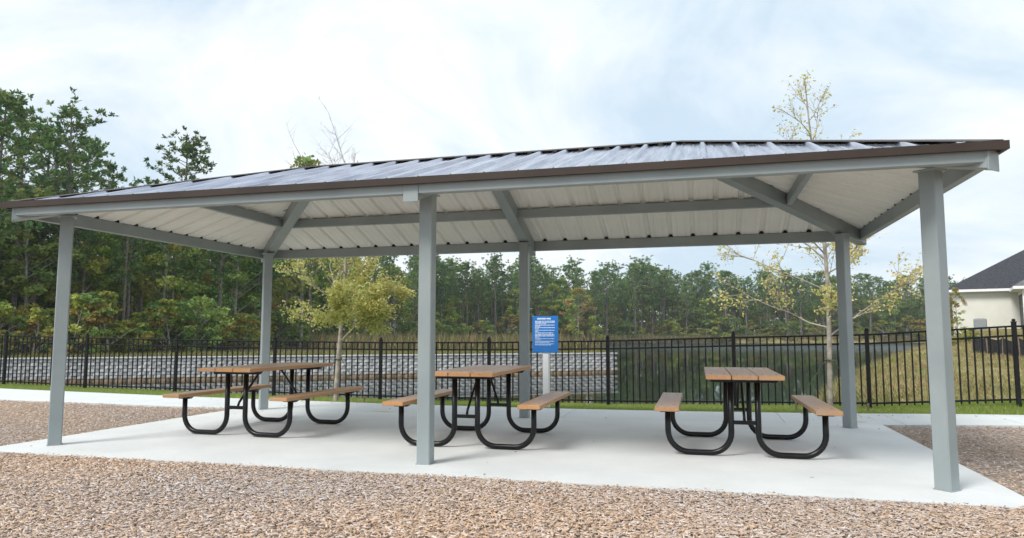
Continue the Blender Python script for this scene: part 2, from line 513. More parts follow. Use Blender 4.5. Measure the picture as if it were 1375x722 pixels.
fence_y = lambda x: np.interp(x, GX, GY)

WALL_A, WALL_B = Vector((-44.0, 6.0)), Vector((-2.3, 32.9))
WALL_DIR = (WALL_B-WALL_A).normalized(); WALL_LEN = (WALL_B-WALL_A).length
WATER_Z = -1.0
WOODS = [(-400, -225), (-44.3, 6.35), (-2.75, 33.2), (-3.2, 37), (-7, 40.5), (-14, 42), (-22, 45), (-30, 54), (-36, 72), (-38, 98), (-36, 122), (-25, 140),
         (-5, 164), (21, 176), (49, 186), (78, 187), (110, 184), (200, 165), (420, 90), (420, 620), (-400, 620)]
MEADOW = [(3.3, 5.4), (3.5, 7.0), (3.7, 9), (4.7, 13), (5.0, 16), (6.4, 20.5), (8.0, 25), (10.2, 30), (15.2, 42), (23.4, 56), (40, 74), (90, 92), (420, 100), (420, -80), (60, -80), (14, 4.6)]
def poly_sd(P, poly):
    """signed distance, positive inside (vectorised)"""
    p = np.asarray(P, float); n = len(poly)
    best = np.full(len(p), 1e9); ins = np.zeros(len(p), bool)
    for i in range(n):
        a = np.array(poly[i], float); b = np.array(poly[(i+1) % n], float)
        ab = b-a
        t = np.clip(((p-a)@ab)/(ab@ab), 0, 1)
        d = np.hypot(*(p-a-t[:, None]*ab).T)
        best = np.minimum(best, d)
        c = (a[1] > p[:, 1]) != (b[1] > p[:, 1])
        with np.errstate(divide='ignore', invalid='ignore'):
            xi = a[0] + (p[:, 1]-a[1])/(b[1]-a[1])*(b[0]-a[0])
        ins ^= c & (p[:, 0] < xi)
    return np.where(ins, best, -best)
def fence_z(x): return np.interp(x, [p[0] for p in FENCE], FENCE_Z)
def sst(a, b, x):
    t = np.clip((x-a)/(b-a), 0, 1); return t*t*(3-2*t)
def height(P):
    P = np.atleast_2d(np.asarray(P, float)); x, y = P[:, 0], P[:, 1]
    dn = (fence_y(x)+0.75) - y                       # near lawn
    t = np.clip((y-far_y(x))/(fence_y(x)-far_y(x)), 0, 1.2)
    lv = -0.02 + (fence_z(x)+0.0)*t
    hn = -2.0 + (2.0+lv)*sst(-3.0, 0, dn)
    dw = poly_sd(P, WOODS)
    hw = -2.0 + 2.03*sst(-0.6, 0.25, dw) + 0.12*sst(4, 16, dw) + 0.012*np.clip(dw-12, 0, 120)
    dm = poly_sd(P, MEADOW)
    rise = np.clip((y-5.0)*0.041, 0, 1.55) + np.clip((y-45)*0.004, 0, 1.0)
    hm = -2.0 + (1.97+rise)*sst(-1.5, 3.8, dm)**0.8
    return np.maximum(np.maximum(hn, hw), hm)
def h1(x, y): return float(height([(x, y)])[0])

def axis(parts):
    out = []
    for a, b, s in parts: out += list(np.arange(a, b, s))
    return np.array(out + [parts[-1][1]])
gx = axis([(-420, -120, 20), (-120, -48, 4), (-48, 20, 0.7), (20, 60, 2), (60, 140, 6), (140, 420, 25)])
gy = axis([(-90, -14, 8), (-14, 46, 0.7), (46, 80, 1.7), (80, 200, 4), (200, 620, 25)])
GXX, GYY = np.meshgrid(gx, gy)
P = np.stack([GXX.ravel(), GYY.ravel()], 1)
Z = height(P)
# bumpy meadow and bank, flat under the paving
lump = 0.07*np.sin(P[:, 0]*1.3+P[:, 1]*0.7)*np.sin(P[:, 1]*0.9-P[:, 0]*0.35)
Z = Z + lump*sst(7, 12, P[:, 1])
Z = Z - 0.03*(1-sst(8, 10, P[:, 1]))*(Z > -0.4) - 0.03*(P[:, 1] < far_y(P[:, 0])+0.2)
nx_, ny_ = len(gx), len(gy)
ii = (np.arange(ny_-1)[:, None]*nx_ + np.arange(nx_-1)[None, :]).ravel()
F4 = np.stack([ii, ii+1, ii+1+nx_, ii+nx_], 1).ravel()
me = fast_mesh('ground', np.column_stack([P, Z]), F4, 4, M['terrain'])
me.polygons.foreach_set('use_smooth', [True]*len(me.polygons))
tag(link(bpy.data.objects.new('ground', me)), kind='structure')

# the sheet only needs to lie where the pond can be, under the ground elsewhere
wm = MB()
wm.add([(-140, 3.0, WATER_Z), (110, 3.0, WATER_Z), (140, 215, WATER_Z), (-140, 215, WATER_Z)], [(0, 1, 2, 3)])
tag(wm.build('pond_water', M['water']), kind='structure')

# ------------------------------------------------------------------ concrete and mulch
SLAB_X, SLAB_FRONT = 4.70, -2.36
slab = MB()
xs = np.linspace(-SLAB_X, SLAB_X, 25)
poly = [(-SLAB_X, SLAB_FRONT), (SLAB_X, SLAB_FRONT)] + [(float(x), float(near_y(x))-0.006) for x in xs[::-1]]
slab.prism(poly, -0.14, 0.0)
tag(slab.build('concrete_slab', M['slab']), kind='structure')
path = empty('footpath'); tag(path, kind='structure')
x0 = -20.5
while x0 < 12:
    x1 = x0+1.5
    xs = np.linspace(x0+0.004, x1-0.004, 8)
    pl = MB()
    lo = [(float(x), float(near_y(x))+0.002) for x in xs]; hi = [(float(x), float(far_y(x))) for x in xs]
    pl.prism(lo+hi[::-1], -0.12, -0.002)
    pl.build('paving_panel', M['path'], path)
    x0 = x1

def area_sheet(name, xs, ylo, yhi, z, mat, seed, bumpz=0.012, ny=14):
    rr = np.random.default_rng(seed)
    vs, n = [], len(xs)
    for j in range(ny+1):
        for x in xs:
            a, b = float(ylo(x)), float(yhi(x))
            vs.append((x, a+(b-a)*j/ny, z + bumpz*rr.normal()*0.5*(0 < j < ny)))
    fs = [(j*n+i, j*n+i+1, (j+1)*n+i+1, (j+1)*n+i) for j in range(ny) for i in range(n-1)]
    m = MB(); m.add(vs, fs)
    o = m.build(name, mat, smooth=True)
    return tag(o, kind='structure')
area_sheet('mulch_bed', np.linspace(-30, 30, 160), lambda x: -22.0, lambda x: SLAB_FRONT-0.004, -0.03, M['mulch'], 1, ny=60)
area_sheet('mulch_bed', np.linspace(-20, -SLAB_X-0.004, 70), lambda x: SLAB_FRONT-0.004, lambda x: near_y(x)-0.006, -0.03, M['mulch'], 2, ny=24)
area_sheet('mulch_bed', np.linspace(SLAB_X+0.004, 12.5, 50), lambda x: SLAB_FRONT-0.004, lambda x: near_y(x)-0.006, -0.03, M['mulch'], 3, ny=24)

def chip_field(name, regions, label, cat):
    """wood chips: thin tilted slivers, one mesh"""
    V, C, cnt = [], [], 0
    pal = np.array([(0.47, 0.355, 0.265), (0.50, 0.405, 0.335), (0.45, 0.315, 0.21), (0.55, 0.465, 0.40), (0.38, 0.275, 0.205), (0.25, 0.175, 0.13),
                    (0.48, 0.40, 0.35), (0.47, 0.32, 0.20), (0.35, 0.27, 0.22)])
    pw = np.array([.22, .16, .16, .07, .12, .07, .08, .08, .04]); pw /= pw.sum()
    for (n, fx, smin, smax) in regions:
        xy = fx(n); n = len(xy)
        L = RNG.uniform(smin, smax, n); Wd = RNG.uniform(0.14, 0.34, n)*L*0.8+0.0025; T = RNG.uniform(0.0025, 0.005, n)
        yaw = RNG.uniform(0, 2*pi, n); tilt = RNG.normal(0, 0.16, n); roll = RNG.normal(0, 0.22, n)
        cx, sx = np.cos(yaw), np.sin(yaw)
        ux = np.stack([cx*np.cos(tilt), sx*np.cos(tilt), np.sin(tilt)], 1)
        s0 = np.stack([-sx, cx, np.zeros(n)], 1); w0 = np.cross(ux, s0)
        sv = s0*np.cos(roll)[:, None] + w0*np.sin(roll)[:, None]
        wv = np.cross(ux, sv)
        zc = -0.02 + RNG.uniform(0, 0.022, n) + 0.012*np.sin(xy[:, 0]*2.1+xy[:, 1]*1.3)*np.sin(xy[:, 1]*2.7)
        c = np.column_stack([xy, zc])
        vv = np.empty((n, 8, 3))
        taper = RNG.uniform(0.25, 1.0, n)
        for k, (a, b, d) in enumerate([(-1,-1,-1), (1,-1,-1), (1,1,-1), (-1,1,-1), (-1,-1,1), (1,-1,1), (1,1,1), (-1,1,1)]):
            tw = taper if a > 0 else np.ones(n)
            vv[:, k] = c + ux*(a*L/2)[:, None] + sv*(b*Wd/2*tw)[:, None] + wv*(d*T/2)[:, None]
        col = np.minimum(pal[RNG.choice(len(pal), n, p=pw)]*np.array([1.22, 1.27, 1.36])*RNG.uniform(0.8, 1.15, (n, 1)), 0.8)
        patch = 0.5+0.5*np.sin(xy[:, 0]*1.1+1.7*np.sin(xy[:, 1]*0.9))*np.sin(xy[:, 1]*1.4+xy[:, 0]*0.4)
        col = col*(1+ (patch[:, None]-0.5)*np.array([0.14, 0.02, -0.14]))
        V.append(vv.reshape(-1, 3)); C.append(np.repeat(col, 8, 0)); cnt += n
    V = np.concatenate(V); C = np.concatenate(C)
    f = np.array([[4,5,6,7], [0,1,5,4], [1,2,6,5], [2,3,7,6], [3,0,4,7]])
    F = (np.arange(cnt)[:, None, None]*8 + f[None]).ravel()
    o = link(bpy.data.objects.new(name, fast_mesh(name, V, F, 4, M['chips'], C)))
    return tag(o, label, cat, kind='stuff')
def rect(x0, x1, y0, y1, keep=None):
    def f(n):
        p = np.column_stack([RNG.uniform(x0, x1, n), RNG.uniform(y0, y1, n)])
        return p if keep is None else p[keep(p)]
    return f
edge = lambda p: p[:, 1] < SLAB_FRONT + 0.02 + 0.03*np.sin(p[:, 0]*3.1) + 0.02*np.sin(p[:, 0]*11.0)
chip_field('wood_chip_mulch', [
    (125000, rect(-6.2, 5.3, -4.8, -2.28, edge), 0.012, 0.050),
    (30000, rect(-13.5, -SLAB_X+0.02, -2.6, 2.6, lambda p: (p[:, 1] < near_y(p[:, 0])+0.01) & ((p[:, 0] < -SLAB_X))), 0.012, 0.044),
    (22000, rect(SLAB_X-0.02, 9.5, -2.6, 4.2, lambda p: (p[:, 1] < near_y(p[:, 0])+0.01) & (p[:, 0] > SLAB_X)), 0.012, 0.044),
    (260, rect(-4.7, 4.7, -2.36, -2.1, lambda p: RNG.random(len(p)) < np.exp(-(p[:, 1]+2.36)/0.045)), 0.015, 0.05)],
    'loose tan wood chip mulch spread around the concrete slab', 'mulch')

def blades(name, pts, hmin, hmax, wid, pal, label, cat, lean=0.35):
    n = len(pts)
    hh = RNG.uniform(hmin, hmax, n); a = RNG.uniform(0, 2*pi, n)
    dx = np.stack([np.cos(a), np.sin(a), np.zeros(n)], 1)*(wid*RNG.uniform(0.6, 1.3, n))[:, None]
    tip = np.column_stack([RNG.normal(0, lean, n)*hh, RNG.normal(0, lean, n)*hh, hh])
    V = np.empty((n, 3, 3)); V[:, 0] = pts-dx; V[:, 1] = pts+dx; V[:, 2] = pts+tip
    pal = np.array(pal)
    C = pal[RNG.integers(0, len(pal), n)]*RNG.uniform(0.75, 1.2, (n, 1))
    o = link(bpy.data.objects.new(name, fast_mesh(name, V.reshape(-1, 3), np.arange(3*n), 3, M['grass'], np.repeat(C, 3, 0))))
    return tag(o, label, cat, kind='stuff')
x = RNG.uniform(-17, 10, 200000)
y = far_y(x)-0.02 + RNG.random(len(x))**0.9*(fence_y(x)+0.65-far_y(x))
z = height(np.column_stack([x, y]))
blades('lawn_grass', np.column_stack([x, y, z-0.045]), 0.05, 0.09, 0.006,
       [(0.27, 0.38, 0.075), (0.33, 0.42, 0.10), (0.23, 0.34, 0.065), (0.40, 0.42, 0.15)],
       'short green grass strip between the footpath and the black fence', 'grass')
x = RNG.uniform(4, 24, 150000); y = 5.0 + RNG.random(len(x))**1.4*33
p = np.column_stack([x, y]); k = poly_sd(p, MEADOW) > 1.2; p = p[k]
pn = np.sin(p[:, 0]*0.9+1.3*np.sin(p[:, 1]*0.5))*np.sin(p[:, 1]*0.7+0.5*p[:, 0])
dry = RNG.random(len(p)) < 0.62+0.3*pn
zz = height(p)
blades('meadow_grass', np.column_stack([p, zz-0.02])[dry], 0.05, 0.16, 0.012, [(0.38, 0.29, 0.14), (0.33, 0.25, 0.13), (0.42, 0.34, 0.19), (0.30, 0.25, 0.11)],
       'dry tan grass on the bank behind the fence', 'grass', 0.5)
blades('meadow_grass', np.column_stack([p, zz-0.02])[~dry], 0.05, 0.15, 0.012, [(0.17, 0.22, 0.05), (0.22, 0.26, 0.07), (0.28, 0.29, 0.09)],
       'green grass patches on the bank behind the fence', 'grass', 0.5)

MS = np.array(MEADOW[:9], float); ms_seg = np.hypot(*np.diff(MS, axis=0).T); ms_cum = np.concatenate([[0], np.cumsum(ms_seg)])
s_ = RNG.uniform(0, ms_cum[-1], 9000); i_ = np.clip(np.searchsorted(ms_cum, s_)-1, 0, len(ms_seg)-1)
p = MS[i_] + (MS[i_+1]-MS[i_])*((s_-ms_cum[i_])/ms_seg[i_])[:, None]
p[:, 0] += 0.9 + np.abs(RNG.normal(0, 0.55, len(p))) + 0.5*np.sin(s_*1.9)*np.sin(s_*0.7+1)
zz = height(p)
blades('bank_weeds', np.column_stack([p, np.maximum(zz, -1.05)-0.03]), 0.10, 0.42, 0.016, [(0.24, 0.24, 0.09), (0.32, 0.27, 0.13), (0.18, 0.21, 0.06), (0.36, 0.30, 0.17)],
       'ragged weeds where the grassy bank meets the pond', 'weeds', 0.45)

# ------------------------------------------------------------------ pavilion
PA, PB, PW = 4.235, 1.865, 0.127          # post grid and post width
EA, EB = 4.57, 2.28                       # eave beam lines
RA, RB = EA+0.045, EB+0.045                 # roof sheet edge
ZT = 2.556                                # top of the brown eave trim
ZE = ZT-0.034                             # sheet level at the edge, ribs tucked behind the trim
SL = 0.337                                # about 4:12
ZR = ZE + SL*RB
def yin(x, y): return min(RB-abs(y), RA-abs(x))
def zroof(x, y): return ZE + SL*yin(x, y)
pav = empty('picnic_pavilion')
tag(pav, 'open grey steel picnic pavilion with hipped ribbed metal roof on six posts', 'pavilion')

def profile_post(x, y, rz, top):
    m = MB()
    m.box((0, 0, top/2), (PW, PW, top), 0.008)
    o = m.build('post', M['steel'], pav)
    o.location = (x, y, 0); o.rotation_euler = (0, 0, rz)
    b = MB()
    b.box((0, 0, top-0.006), (PW+0.05, PW+0.05, 0.012), 0.003)
    b.build('cap_plate', M['steel'], o)
    w = MB()                                # thin sealant line where the post meets the slab
    w.box((0, 0, 0.004), (PW+0.014, PW+0.014, 0.008), 0.003)
    w.build('base_joint', M['steel'], o)
RD = 0.175                                  # rafter depth (plumb)
for sx in (-1, 1):
    for sy in (-1, 1):
        profile_post(sx*PA, sy*PB, pi/4, zroof(PA, PB)-RD-0.012)
for sy in (-1, 1):
    profile_post(0, sy*PB, 0, zroof(0, PB)-RD-0.012)

def rafter(name, p_out, p_in, width, tail=True):
    """plumb-cut sloping tube between two plan points; its top follows the roof sheets"""
    a, b = Vector(p_out), Vector(p_in)
    d = (b-a); d.normalize(); s = Vector((-d.y, d.x))*(width/2)
    c = 0.006
    def sec(p, z):
        out = []
        for k, dz in ((-1, -RD+c), (-1+2*c/width, -RD), (1-2*c/width, -RD), (1, -RD+c), (1, 0), (-1, 0)):
            out.append((p.x+s.x*k, p.y+s.y*k, z-0.010+dz))
        return out
    za, zb = zroof(a.x, a.y), zroof(b.x, b.y)
    m = MB()
    vs = sec(a, za) + sec(b, zb); n = 6
    fs = [(i, (i+1) % n, n+(i+1) % n, n+i) for i in range(n)] + [tuple(range(n))[::-1], tuple(range(n, 2*n))]
    m.add(vs, fs)
    o = m.build(name, M['steel'], pav)
    if tail:                                # end plate proud of the eave beams
        e = MB()
        q = a - d*0.006
        e.add([(q.x+s.x*k*1.0+dd.x, q.y+s.y*k*1.0+dd.y, za-0.014+dz) for dd in (d*0.005, d*-0.005) for k, dz in ((-1, -RD-0.004), (1, -RD-0.004), (1, -0.022), (-1, -0.022))],
              [(0,1,2,3), (7,6,5,4), (0,4,5,1), (1,5,6,2), (2,6,7,3), (3,7,4,0)])
        e.build('end_plate', M['steel'], o)
    return o
HP = 0.14
for sy in (-1, 1):
    rafter('main_rafter', (0, sy*(EB-0.007)), (0, sy*0.06), HP)
for sx in (-1, 1):
    for sy in (-1, 1):
        rafter('hip_rafter', (sx*(EA-0.035), sy*(EB-0.035)), (sx*(EA-EB+0.05), sy*0.05), HP)

def beam(name, p0, p1, w, h, ztop0, ztop1=None, parent=None, mat='steel', tilt=0.0):
    ztop1 = ztop0 if ztop1 is None else ztop1
    a, b = Vector(p0), Vector(p1); d = (b-a).normalized(); s = Vector((-d.y, d.x))
    c = 0.006
    prof = [(-w/2, -h+c), (-w/2+c, -h), (w/2-c, -h), (w/2, -h+c), (w/2, -c), (w/2-c, 0), (-w/2+c, 0), (-w/2, -c)]
    vs = []
    for p, z in ((a, ztop0), (b, ztop1)):
        vs += [(p.x+s.x*k, p.y+s.y*k, z+dz+(tilt*k if dz > -h/2 else 0)) for k, dz in prof]
    n = 8; m = MB()
    m.add(vs, [(i, (i+1) % n, n+(i+1) % n, n+i) for i in range(n)] + [tuple(range(n))[::-1], tuple(range(n, 2*n))])
    return m.build(name, M[mat], parent if parent is not None else pav)
BW, BH = 0.075, 0.1275
ZB = ZE+0.0195
for sy in (-1, 1):
    for sx in (-1, 1):
        beam('eave_beam', (sx*(HP/2+0.004), sy*(EB-BW/2)), (sx*(EA-0.075), sy*(EB-BW/2)), BW, BH, ZB, tilt=-sx*sy*SL)
for sx in (-1, 1):
    beam('eave_beam', (sx*(EA-BW/2), -(EB-0.075)), (sx*(EA-BW/2), EB-0.075), BW, BH, ZB, tilt=sx*SL)
# mid-slope purlins between the rafters
PY = 1.24
pz = zroof(0, PY)-0.018
px_ = EA-(EB-PY)
for sy in (-1, 1):
    for sx in (-1, 1):
        beam('purlin', (sx*(HP/2+0.003), sy*PY), (sx*(px_-0.12), sy*PY), 0.065, 0.12, pz)
for sx in (-1, 1):
    beam('purlin', (sx*px_, -(PY-0.12)), (sx*px_, PY-0.12), 0.065, 0.12, pz)
beam('ridge_beam', (-(EA-EB)+0.05, 0), (EA-EB-0.05, 0), 0.11, 0.18, ZR-0.035)

# brown eave trim: a folded strip all round under the sheet edge
TZ0, TZ1 = ZT-0.062, ZT
def trim(p0, p1, nrm):
    a, b, nn = Vector(p0), Vector(p1), Vector(nrm)
    d = (b-a).normalized()
    m = MB()
    prof = [(0.0, TZ0), (-0.035, TZ0), (-0.035, TZ0+0.003), (-0.004, TZ0+0.003), (-0.004, TZ1-0.002), (-0.009, TZ1-0.002), (-0.009, TZ1), (0.0, TZ1)]
    vs = []
    for p, mit in ((a, 1), (b, -1)):
        for o, z in prof:
            q = p + nn*o + d*(-o*mit)
            vs.append((q.x, q.y, z))
    n = len(prof)
    m.add(vs, [(i, (i+1) % n, n+(i+1) % n, n+i) for i in range(n)] + [tuple(range(n))[::-1], tuple(range(n, 2*n))])
    return m.build('eave_trim', M['trim'], pav)
TX, TY = RA+0.006, RB+0.006
trim((-TX, -TY), (TX, -TY), (0, -1)); trim((TX, TY), (-TX, TY), (0, 1))
trim((TX, -TY), (TX, TY), (1, 0)); trim((-TX, TY), (-TX, -TY), (-1, 0))

# ribbed roof sheets, one strip per rib; ribs 12 inches apart
PITCH = 0.305
def roof_panel(slope, u0, half, depth_max):
    """slope 0 front, 1 right, 2 back, 3 left; u along the eave"""
    prof = [(0.0, 0), (0.046, 0), (0.054, 0.005), (0.064, 0.005), (0.072, 0), (0.115, 0), (0.134, 0.032), (0.166, 0.032), (0.190, 0),
            (0.233, 0), (0.241, 0.005), (0.251, 0.005), (0.259, 0), (PITCH, 0)]
    top_e, top_r, bot_e, bot_r = [], [], [], []
    def place(u, t, dz):
        z = ZE + SL*t + dz
        if slope == 0: return (u, -RB+t, z)
        if slope == 2: return (-u, RB-t, z)
        if slope == 1: return (RA-t, u, z)
        return (-RA+t, -u, z)
    pts = []
    for du, h in prof:
        u = u0+du
        if u < -half: 
            continue
        if u > half: 
            continue
        pts.append((u, h))
    if u0 < -half: pts = [(-half, 0)] + pts
    if u0+PITCH > half: pts = pts + [(half, 0)]
    if len(pts) < 2: return
    n = len(pts)
    vs = []
    for dz in (0.0, -0.004):
        for e in (0, 1):
            for u, h in pts:
                t = 0 if e == 0 else max(0.002, min(depth_max, half-abs(u)))
                vs.append(place(u, t, h+dz))
    m = MB()
    f_top = [(i, i+1, n+i+1, n+i) for i in range(n-1)]
    f_bot = [(2*n+i+1, 2*n+i, 3*n+i, 3*n+i+1) for i in range(n-1)]
    f_edge = [(i+1, i, 2*n+i, 2*n+i+1) for i in range(n-1)] + [(n+i, n+i+1, 3*n+i+1, 3*n+i) for i in range(n-1)]
    f_edge += [(0, n, 3*n, 2*n), (n-1, 2*n-1, 4*n-1, 3*n-1)]
    for fl, mi in ((f_top, 0), (f_bot, 1), (f_edge, 0)):
        m.f += fl; m.m += [mi]*len(fl)
    m.v = vs
    me = bpy.data.meshes.new('roof_panel')
    me.from_pydata(m.v, [], m.f)
    for k in ('roof', 'under', 'foam'): me.materials.append(M[k])
    me.polygons.foreach_set('material_index', m.m)
    me.update()
    if slope in (0, 1, 2, 3):
        o = link(bpy.data.objects.new('roof_panel', me), pav)
    uc = u0+0.150
    if abs(uc) < half-0.12:
        # foam closure in the rib over the eave beam, fixing screw on the rib
        k = MB()
        q = [place(uc+dx, tt, hh) for tt in (0.075, 0.12) for dx, hh in ((-0.033, -0.0045), (-0.0155, 0.0265), (0.0155, 0.0265), (0.033, -0.0045))]
        k.add(q, [(0,1,2,3), (7,6,5,4), (0,4,5,1), (1,5,6,2), (2,6,7,3), (3,7,4,0)])
        k.build('rib_closure', M['foam'], o)
        s = MB()
        c0 = Vector(place(uc, 0.03, 0.032)); 
        s.tube([c0, c0+Vector((0, 0, 0.007))], 0.008, 6)
        s.build('screw', M['bolt'], o)
    return o
PH = 0.075-0.150
def strips(slope, half, dmax, phase):
    k0 = math.floor((-half-phase)/PITCH)
    u = phase + k0*PITCH
    while u < half-1e-4:
        if min(u+PITCH, half)-max(u, -half) > 0.004:
            roof_panel(slope, u, half, dmax)
        u += PITCH
strips(0, RA, RB, PH); strips(2, RA, RB, PH)
strips(1, RB, RB, -0.1525); strips(3, RB, RB, -0.1525)

# folded caps over ridge and hips, resting on the ribs so that dark gaps show between them
def cap(name, a, b, side_a, side_b, w=0.13):
    """a, b: plan end points on the ridge/hip line; side_*: plan directions of the two wings"""
    m = MB(); lift = 0.036
    za = ZE+SL*yin(*a)+lift+0.004; zb = ZE+SL*yin(*b)+lift+0.004
    A0, B0 = Vector((a[0], a[1], za)), Vector((b[0], b[1], zb))
    vs = []
    for th in (0, -0.003):
        for p in (A0, B0):
            for sd in (side_a, None, side_b):
                if sd is None: vs.append((p.x, p.y, p.z+th))
                else:
                    q = Vector((p.x+sd[0]*w, p.y+sd[1]*w))
                    vs.append((q.x, q.y, ZE+SL*max(yin(q.x, q.y), 0.0)+lift+th))
    # 0,1,2 at A; 3,4,5 at B ; 6.. lower
    m.add(vs, [(0,1,4,3), (1,2,5,4), (7,6,9,10), (8,7,10,11), (0,3,9,6), (5,2,8,11), (0,6,7,1), (1,7,8,2), (4,10,9,3), (5,11,10,4)])
    return m.build(name, M['trim'], pav)
cap('ridge_cap', (-(RA-RB), 0), (RA-RB, 0), (0, -1), (0, 1))
for sx in (-1, 1):
    for sy in (-1, 1):
        cap('hip_cap', (sx*(RA-0.02), sy*(RB-0.02)), (sx*(RA-RB+0.01), sy*0.01), (-sx*1.0, 0), (0, -sy*1.0), 0.15)

# ------------------------------------------------------------------ picnic tables
def u_path(x_out, z_out, x_in, z_in, r, y, zc):
    pts = [(x_out, y, z_out)]
    for k in range(0, 9):
        a = pi/2*k/8
        pts.append((x_out+r-r*cos(a) if x_out < x_in else x_out-r+r*cos(a), y, zc+r-r*sin(a)))
    for k in range(0, 9):
        a = pi/2*k/8
        pts.append((x_in-r+r*sin(a) if x_out < x_in else x_in+r-r*sin(a), y, zc+r-r*cos(a)))
    pts.append((x_in, y, z_in))
    return pts
TT, TH = 0.787, 0.041
def make_table():
    root = empty('picnic_table')
    pw = 0.231
    pm = MB(); pm.box((0, 0, 0), (pw, 1.76, TH), 0.005)
    pmesh = pm.mesh('plank', M['plank'])
    for k in (-1, 0, 1):
        o = link(bpy.data.objects.new('tabletop_plank', pmesh), root)
        o.location = (k*(pw+0.008), 0, TT-TH/2)
    bm_ = MB(); bm_.box((0, 0, 0), (pw, 1.76, TH), 0.005)
    bmesh_ = bm_.mesh('bench_plank', M['plank'])
    for s in (-1, 1):
        o = link(bpy.data.objects.new('bench_plank', bmesh_), root)
        o.location = (s*0.724, 0, 0.477-TH/2)
    R = 0.0285
    for sy in (-1, 1):
        y = sy*0.64
        for s in (-1, 1):
            m = MB()
            m.tube(u_path(s*0.724, 0.425, s*0.125, TT-TH-0.034, 0.20, y, R), R, 12)
            lo = m.build('leg_frame', M['black'], root, smooth=True)
            # bench bracket: short folded plate with tapered ends
            b = MB()
            b.add([(s*0.724+dx, y+dy, z) for dy in (-0.028, 0.028) for dx, z in ((-0.105, 0.4355), (0.105, 0.4355), (0.07, 0.408), (-0.07, 0.408))],
                  [(0,1,2,3), (7,6,5,4), (0,4,5,1), (1,5,6,2), (2,6,7,3), (3,7,4,0)])
            b.build('bench_bracket', M['black'], lo)
        b = MB()
        b.add([(dx, y+dy, z) for dy in (-0.03, 0.03) for dx, z in ((-0.33, TT-TH-0.0005), (0.33, TT-TH-0.0005), (0.30, TT-TH-0.036), (-0.30, TT-TH-0.036))],
              [(0,1,2,3), (7,6,5,4), (0,4,5,1), (1,5,6,2), (2,6,7,3), (3,7,4,0)])
        b.build('table_bracket', M['black'], root)
        c = MB(); c.box((0, y, 0.325), (0.215, 0.05, 0.036), 0.004)
        c.build('crossbar', M['black'], root)
        d = MB()
        d.tube([(0, y-sy*0.03, 0.335), (0, y-sy*0.05, 0.38), (0, sy*0.22, TT-TH-0.03), (0, sy*0.17, TT-TH-0.006)], 0.014, 8)
        d.build('brace', M['black'], root, smooth=True)
    # carriage bolt heads over the brackets
    bh = MB(); bh.tube([(0, 0, 0), (0, 0, 0.004)], 0.009, 8)
    bmesh2 = bh.mesh('bolt', M['bolt'])
    for sy in (-1, 1):
        for xx in (-0.30, -0.18, -0.06, 0.06, 0.18, 0.30):
            o = link(bpy.data.objects.new('bolt', bmesh2), root); o.location = (xx, sy*0.64, TT-0.0005)
    for s in (-1, 1):
        for sy in (-1, 1):
            for dx in (-0.06, 0.06):
                o = link(bpy.data.objects.new('bolt', bmesh2), root); o.location = (s*0.724+dx, sy*0.64, 0.4765)
    return root
def copy_tree(o, parent=None):
    c = o.copy(); COL.objects.link(c); c.parent = parent
    for ch in list(o.children): copy_tree(ch, c)
    return c
table = make_table()
spots = [(-2.775, -0.15, -0.032, 'brown plank picnic table beside the grey corner post by the wide mulch area'),
         (0.062, -0.285, 0.012, 'brown plank picnic table between the two middle posts, beside the blue sign'),
         (2.836, -0.10, 0.009, 'brown plank picnic table at the end of the slab nearest the bank and house')]
for i, (x, y, r, lb) in enumerate(spots):
    t = table if i == 0 else copy_tree(table)
    t.location = (x, y, 0.0); t.rotation_euler = (0, 0, r)
    tag(t, lb, 'picnic table', 'picnic tables under the pavilion')

# ------------------------------------------------------------------ fence
FH = 1.20
def fence_ground(x): return float(fence_z(x))
fence = empty('picket_fence', (0.72, 5.47, fence_ground(0.72)))
tag(fence, 'black metal picket fence running along the footpath in front of the pond', 'fence')
fo = Vector(fence.location)
pm = MB(); pm.box((0, 0, 0.61), (0.023, 0.023, 1.165), 0.002); picket_me = pm.mesh('picket', M['fence'])
qm = MB(); qm.box((0, 0, 0.605), (0.062, 0.062, 1.29), 0.004); post_me = qm.mesh('fence_post', M['fence'])
cm = MB()
cm.box((0, 0, 1.255), (0.074, 0.074, 0.014), 0.003)
_ring = [(0.0, 1.304), (0.016, 1.301), (0.026, 1.291), (0.029, 1.280), (0.024, 1.269), (0.013, 1.262)]
vs = [(r*cos(2*pi*k/10), r*sin(2*pi*k/10), z) for r, z in _ring for k in range(10)]
cm.add(vs, [(i*10+k, i*10+(k+1) % 10, (i+1)*10+(k+1) % 10, (i+1)*10+k) for i in range(5) for k in range(10)])
cap_me = cm.mesh('post_cap', M['fence'], smooth=False)
NP = 18
